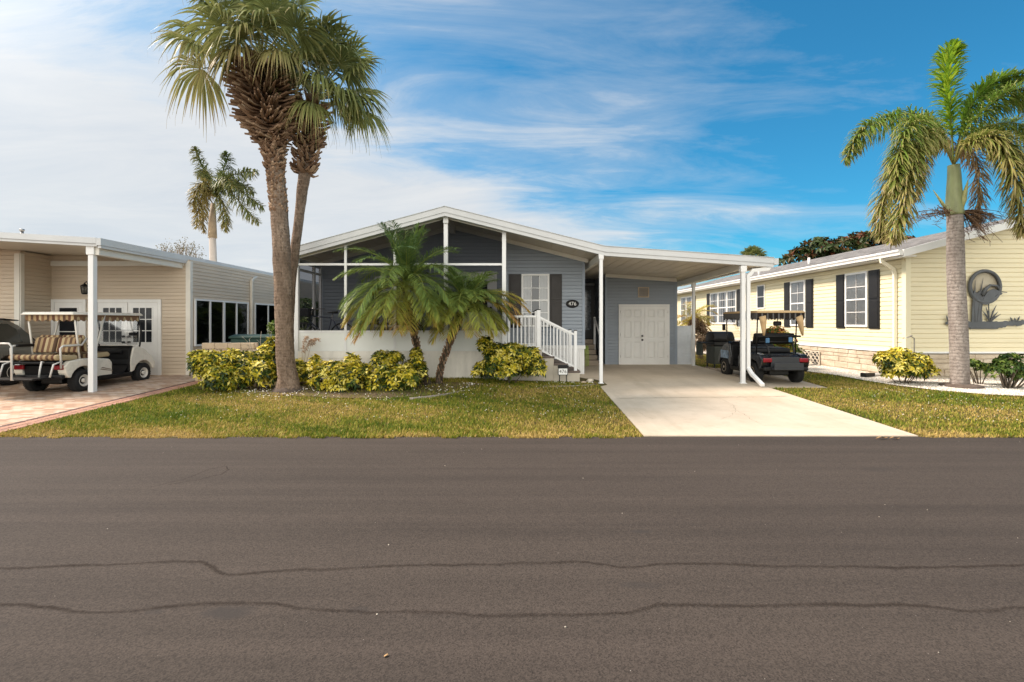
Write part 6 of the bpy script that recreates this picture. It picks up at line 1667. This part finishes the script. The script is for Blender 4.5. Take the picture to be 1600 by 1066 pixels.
m.prism([(-.10, .62), (-.06, .78), (.05, .96), (.20, 1.02), (.36, .97), (.44, .90), (.40, .86), (.30, .88), (.24, .82), (.30, .74), (.18, .66), (.02, .60)], -.055, -.03, 'y')   # bird's body and neck
m.tube([(.38, -.045, .96), (.30, -.045, 1.10), (.12, -.045, 1.12), (.0, -.045, 1.02), (-.1, -.045, .86)], [.012, .03, .03, .045, .05], 8)
m.bar((.38, -.045, .95), (.56, -.045, .93), .02)
m.tube([(.08, -.04, .62), (.09, -.04, .4), (.09, -.04, .16)], .013, 6)
m.build('heron', mgm, wa, False)
m = MB()
for (x, x1, z1) in ((-.30, -.26, 1.25), (-.22, -.05, 1.32), (-.26, -.36, 1.15), (-.15, .0, 1.05), (.12, .02, .55), (.12, .30, .60), (.14, .42, .36), (.12, -.08, .45), (.14, .34, .42), (.72, .66, .28), (.85, .92, .30), (.8, .78, .26), (-.95, -.92, .42), (-.92, -.84, .5), (-.98, -1.03, .32)):
    m.tube([(x, -.03, .15), ((x + x1) / 2, -.03, .15 + (z1 - .15) * .6), (x1, -.03, z1)], [.014, .02, .003], 6)
for (x, x1, z) in ((-.10, .10, .0),): m.rbox(x - .3, x1 + .25, -.03, -.012, z - .04, z + .02, .01)
m.build('reeds', mgm, wa, False)
# gas grill
gl_ = thing('gas_grill', 'black gas barbecue grill standing on the pad in front of the black golf cart', 'grill', (6.72, 16.55, gs + .012), R(8))
m = MB(); m.smooth = True; rounded(m, [(-.28, .86), (-.28, .98), (-.16, 1.16), (.12, 1.18), (.27, 1.02), (.27, .86)], -.36, .36, 'x', .03); m.tube([(-.26, -.31, .95), (.26, -.31, .95)], .014, 8); m.build('lid', black_mt, gl_, False)
m = MB(); m.rbox(-.36, .36, -.27, .27, .72, .855, .02); m.rbox(-.36, .36, -.30, -.271, .74, .84, .01); m.build('firebox', black_mt, gl_, False)
for sxx in (-1, 1):
    m = MB(); m.rbox(sxx * .37, sxx * .68, -.26, .26, .80, .835, .01); m.build('side_shelf', black_pl, gl_, False)
m = MB(); m.rbox(-.34, .34, -.25, .25, .14, .715, .015); m.rbox(-.335, -.005, -.262, -.2501, .16, .70, .006); m.rbox(.005, .335, -.262, -.2501, .16, .70, .006); m.build('cabinet', M('grill_green_black', (.03, .036, .03), .5, .2, 4), gl_, False)
m = MB()
for (x, y) in ((-.31, -.22), (.31, -.22), (-.31, .22), (.31, .22)): m.rbox(x - .02, x + .02, y - .02, y + .02, .0, .15, .006)
m.build('leg', black_mt, gl_, False)
m = MB(); m.rbox(-.72, -.66, -.15, .2, .42, .80, .02); m.build('side_panel', M('grill_side_green', (.025, .035, .028), .6, .2, 4), gl_, False)
# white louvred privacy panel next to the storage room
pp = thing('privacy_panel', 'low white privacy panel between the storage room and the carport back post', 'fence panel', (6.0, YS + .02, gs))
m = MB(at((-.24, 0, 0))); m.siding([(.0, .01), (.5, .01), (.5, 1.36), (.0, 1.36)], .11, .012, .03); m.build('panel', M('pale_panel', (.62, .66, .70), .3, .12, 2), pp, False)
m = MB(); m.rbox(.262, .32, -.03, .04, 0, 1.38, .006); m.build('panel_post', white_al, pp, False)
# tan retaining blocks
bw = thing('block_wall', 'low stacked wall of tan concrete blocks behind the yellow shrubs at the paver edge', 'wall', (-7.42, 13.25, G(13.2)))
tb = M('tan_block', (.46, .36, .25), .9, .15, 3, bump=.5, bscale=30)
m = MB()
for k_ in range(6):
    for i in range(5):
        x = -.72 + i * .34 + (.17 if k_ % 2 else 0); z = k_ * .165
        if x > .75: continue
        m.rbox(x + .004, min(x + .336, .98), -.12 + rng.uniform(-.01, .01), .12, z + .003, z + .163, .018, 2)
m.build('block', tb, bw, False)
# dark green lidded box
gb2 = thing('deck_box', 'dark green lidded storage box behind the tan block wall', 'storage box', (-7.0, 13.95, G(13.9)))
dg = M('dark_green_plastic', (.004, .034, .024), .6, .15, 4)
m = MB(); m.rbox(-.52, .52, -.28, .28, .0, 1.06, .02); m.build('bin', dg, gb2, False)
m = MB(); m.smooth = True; rounded(m, [(-.32, 1.062), (.32, 1.062), (.30, 1.12), (0, 1.17), (-.30, 1.12)], -.56, .56, 'x', .015); m.build('lid', dg, gb2, False)
# hose hanging at the house corner
hs = thing('garden_hose', 'coiled yellow-green hose hanging at the corner of the white skirting', 'hose', (2.12, 15.6, .2))
m = MB()
pts = []
for i in range(60):
    a = 2 * PI * i / 20; rr = .26 + .01 * math.sin(i); pts.append((.05 + .012 * i / 6 + .05, rr * .5 * math.cos(a) * .5, .46 + rr * 1.2 * math.sin(a)))
m.tube(pts, .012, 8); m.build('coil', M('hose_green', (.25, .32, .06), .4, .1, 4), hs, False)
m = MB(); m.tube([(0.0, 0, .74), (.14, 0, .76), (.15, .12, .76)], .02, 8); m.build('hose_hook', black_mt, hs, False)
# black drain spout end in the shell
ds = thing('drain_spout', 'short black drain outlet lying in the shell along the yellow house', 'drain', (W(1357, 503, 13.9).x, 13.9, G(13.9) + .03), R(25))
m = MB(); m.rbox(-.2, .2, -.06, .06, 0, .09, .012); m.rbox(-.24, -.2, -.075, .075, -.005, .105, .01); m.build('spout', black_pl, ds, False)
m = MB(); m.rbox(.21, .55, -.05, .05, .01, .075, .012); m.build('pipe', white_al, ds, False)
# hose bib at the yellow corner
hb = thing('hose_bib', 'thin bent pipe standing at the yellow house corner by the downspout', 'pipe', (10.42, 13.3, G(13.3)))
m = MB(); m.tube([(.02, 0, 0), (.03, 0, .95), (.02, -.01, 1.10), (-.06, -.01, 1.15), (-.16, 0, 1.12), (-.2, .1, 1.1)], .014, 8); m.lathe([(.03, 0), (.03, .02)], 10, (-.06, -.01, 1.16)); m.build('pipe_run', M('galv_pipe', (.35, .33, .30), .4, .2, 6, metal=.6), hb, False)
# concrete edging curb of the bed
m = MB(); cm = M('edging_concrete', (.25, .22, .185), .95, .15, 4, bump=.5, bscale=40)
P = [ground_at(*p) for p in ((640, 625), (685, 620), (730, 612), (765, 607))]
m.tube([p + Vector((0, 0, .015)) for p in smoothpath(P, 8)], .032, 8); ec = m.build('edging_strip', cm)
tag(ec, 'curved grey concrete edging between the lawn and the date palm bed', 'garden edging')
m = MB(); P = [ground_at(*p) for p in ((842, 606), (872, 606), (902, 605), (928, 603))]
m.tube([p + Vector((0, 0, .015)) for p in smoothpath(P, 8)], .032, 8); ec = m.build('edging_strip', cm)
tag(ec, 'short concrete edging below the address sign and steps', 'garden edging')
# dry leaves on the road by the drive, and litter
lf = M('dead_leaf', (.36, .22, .10), .8, .3, 9)
for (px, py, a, L, lab) in ((1378, 686.5, 10, .20, 'dry brown palm leaf scrap on the road edge before the driveway'), (1398, 687, -14, .13, 'shorter dry leaf scrap on the asphalt next to the long palm leaf scrap')):
    g = ground_at(px, py); m = MB(at((g.x, g.y, .0), R(a)))
    vs = []
    for i in range(9):
        t = i / 8; w = .022 * math.sin(PI * (.08 + .9 * t)); z = .012 + .02 * math.sin(PI * t * 1.3) ** 2
        vs += [((t - .5) * L, -w, z + .01), ((t - .5) * L, 0, z), ((t - .5) * L, w, z + .008)]
    m.add(vs, [f for i in range(8) for f in ((3 * i, 3 * i + 1, 3 * i + 4, 3 * i + 3), (3 * i + 1, 3 * i + 2, 3 * i + 5, 3 * i + 4))])
    tag(m.build('dry_leaf', lf), lab, 'leaf')
g = ground_at(603, 1026); m = MB(at((g.x, g.y, 0), .5)); m.add([(-.012, -.006, .006), (.0, -.009, .01), (.013, -.003, .006), (.011, .006, .01), (-.008, .007, .005)], [(0, 1, 2, 3, 4)]); tag(m.build('dry_leaf', lf), 'tiny pale leaf lying alone on the near asphalt', 'leaf')
# fallen fronds and pots by the steps
for i, (px, py, lab) in enumerate(((922, 598, 'pale whelk shell on the mulch by the carport post'), (912, 601, 'small rounded stone on the mulch next to the whelk shell'))):
    g = ground_at(px, py); m = MB(); m.smooth = True; bm = bmesh.new(); bmesh.ops.create_icosphere(bm, subdivisions=2, radius=.075 if i == 0 else .05)
    for v in bm.verts: v.co.z *= .7; v.co.x *= 1.25; v.co *= 1 + rng.uniform(-.13, .13)
    bmesh.ops.translate(bm, verts=bm.verts, vec=(g.x, g.y, g.z + .05)); m.frombm(bm); tag(m.build('shell' if i == 0 else 'stone', M('bleached_shell', (.62, .55, .45), .7, .2, 9) if i == 0 else tb), lab, 'shell' if i == 0 else 'stone')

# ------------------------------------------------------------------ camera, sun, sky
cam = bpy.data.cameras.new('camera'); co = bpy.data.objects.new('camera', cam); COL.objects.link(co)
co.location = (0, 0, CAMZ); co.rotation_euler = (R(90), 0, 0); cam.sensor_width = 36; cam.lens = 18; cam.shift_y = -30 / 1600; cam.clip_end = 3000; cam.clip_start = .1
SC.camera = co
EL, AZ = R(46), R(-78)    # azimuth measured from +Y clockwise: the sun stands to the left, slightly beyond the houses
sd = Vector((math.sin(AZ) * math.cos(EL), math.cos(AZ) * math.cos(EL), math.sin(EL)))
su = bpy.data.lights.new('sun', 'SUN'); so = bpy.data.objects.new('sun', su); COL.objects.link(so)
so.rotation_euler = (-sd).to_track_quat('-Z', 'Y').to_euler(); su.energy = 2.6; su.angle = R(12); su.color = (1, .83, .69)
w = bpy.data.worlds.new('World'); SC.world = w; w.use_nodes = True; nt = w.node_tree; nt.nodes.clear()
class WT(NT):
    def __init__(s, t): s.t = t
n = WT(nt)
out = n.n('OutputWorld'); bg = n.n('Background'); n.l(bg.outputs[0], out.inputs[0])
sky = n.n('TexSky', sky_type='NISHITA', sun_disc=False); sky.sun_elevation = EL; sky.sun_rotation = AZ; sky.air_density = 1.0; sky.dust_density = .6; sky.ozone_density = 2.2
tc = n.n('TexCoord'); d = tc.outputs['Generated']; sx_ = n.n('SeparateXYZ'); n.l(d, sx_.inputs[0])
# thin high cloud: noise on a flat layer above the place
zc = n.math('MAXIMUM', sx_.outputs[2], .0); den = n.math('ADD', zc, .16)
cx = n.math('DIVIDE', sx_.outputs[0], den); cy = n.math('DIVIDE', sx_.outputs[1], den)
cmb = n.n('CombineXYZ'); n.l(cx, cmb.inputs[0]); n.l(cy, cmb.inputs[1])
mp = n.n('Mapping'); mp.inputs['Rotation'].default_value = (0, 0, R(-24)); mp.inputs['Scale'].default_value = (.42, 1.0, 1); mp.inputs['Location'].default_value = (1.3, .4, 0); n.l(cmb.outputs[0], mp.inputs['Vector'])
c1 = n.noise(mp.outputs['Vector'], 1.0, 9, .56, .5)
c2 = n.noise(mp.outputs['Vector'], 2.6, 9, .66, .8)
cl = n.math('ADD', n.math('MULTIPLY', c1, .60), n.math('MULTIPLY', c2, .40))
# the bank of cloud thickens to the left and towards the horizon
side = n.math('MULTIPLY', n.math('ADD', n.math('MULTIPLY', cx, -.100), .02), 1.0)
fill_veil = n.math('MULTIPLY', n.math('MAXIMUM', n.math('MULTIPLY_ADD', sx_.outputs[1], -1.0, .15), 0.0), .35)   # cloud cover added out of view behind the camera, fill for the fronts
bank = n.math('MINIMUM', n.math('MAXIMUM', n.math('MULTIPLY_ADD', cx, -.35, .62), .25), 1.2)
low = n.math('MULTIPLY', n.math('MULTIPLY', n.math('POWER', n.math('SUBTRACT', 1.0, zc), 6), 1.5), bank)
cov = n.math('ADD', n.math('ADD', n.math('ADD', cl, side), low), fill_veil)
mask = n.ramp(cov, [(.48, 0.0), (.59, .26), (.70, .80), (.80, .96)])
skc = n.mix(1.0, sky.outputs[0], (.125, .49, .59), 'MULTIPLY')
hs_ = n.n('Mix', data_type='RGBA', blend_type='MIX'); n.l(mask, hs_.inputs[0]); n.l(skc, hs_.inputs[6])
ccol = n.ramp(c2, [(.3, (.83, .88, .94)), (.65, (.97, .985, 1.0))])
dp = n.n('VectorMath', operation='DOT_PRODUCT'); n.l(d, dp.inputs[0]); dp.inputs[1].default_value = tuple(sd)
glow = n.math('POWER', n.math('MAXIMUM', dp.outputs['Value'], 0.0), 16)
cm_ = n.n('VectorMath', operation='SCALE'); behind = n.math('MAXIMUM', n.math('MULTIPLY', sx_.outputs[1], -1.0), 0.0)  # the unseen cloud behind the camera is brightened and warmed as fill
n.l(n.math('ADD', n.math('MULTIPLY', glow, 22.0), n.math('MULTIPLY_ADD', behind, 9.0, 3.15)), cm_.inputs[3]); n.l(n.mix(n.math('MULTIPLY', behind, 1.6, None, True), ccol, n.mix(1.0, ccol, (1.0, .93, .82), 'MULTIPLY')), cm_.inputs[0]); n.l(cm_.outputs[0], hs_.inputs[7])
n.l(hs_.outputs[2], bg.inputs[0]); bg.inputs[1].default_value = .10
vs_ = SC.view_settings; vs_.view_transform = 'Standard'; vs_.look = 'None'; vs_.exposure = 1.4; vs_.gamma = 1; vs_.use_curve_mapping = False
SC.cycles.use_denoising = True; SC.cycles.max_bounces = 8; SC.cycles.transparent_max_bounces = 16
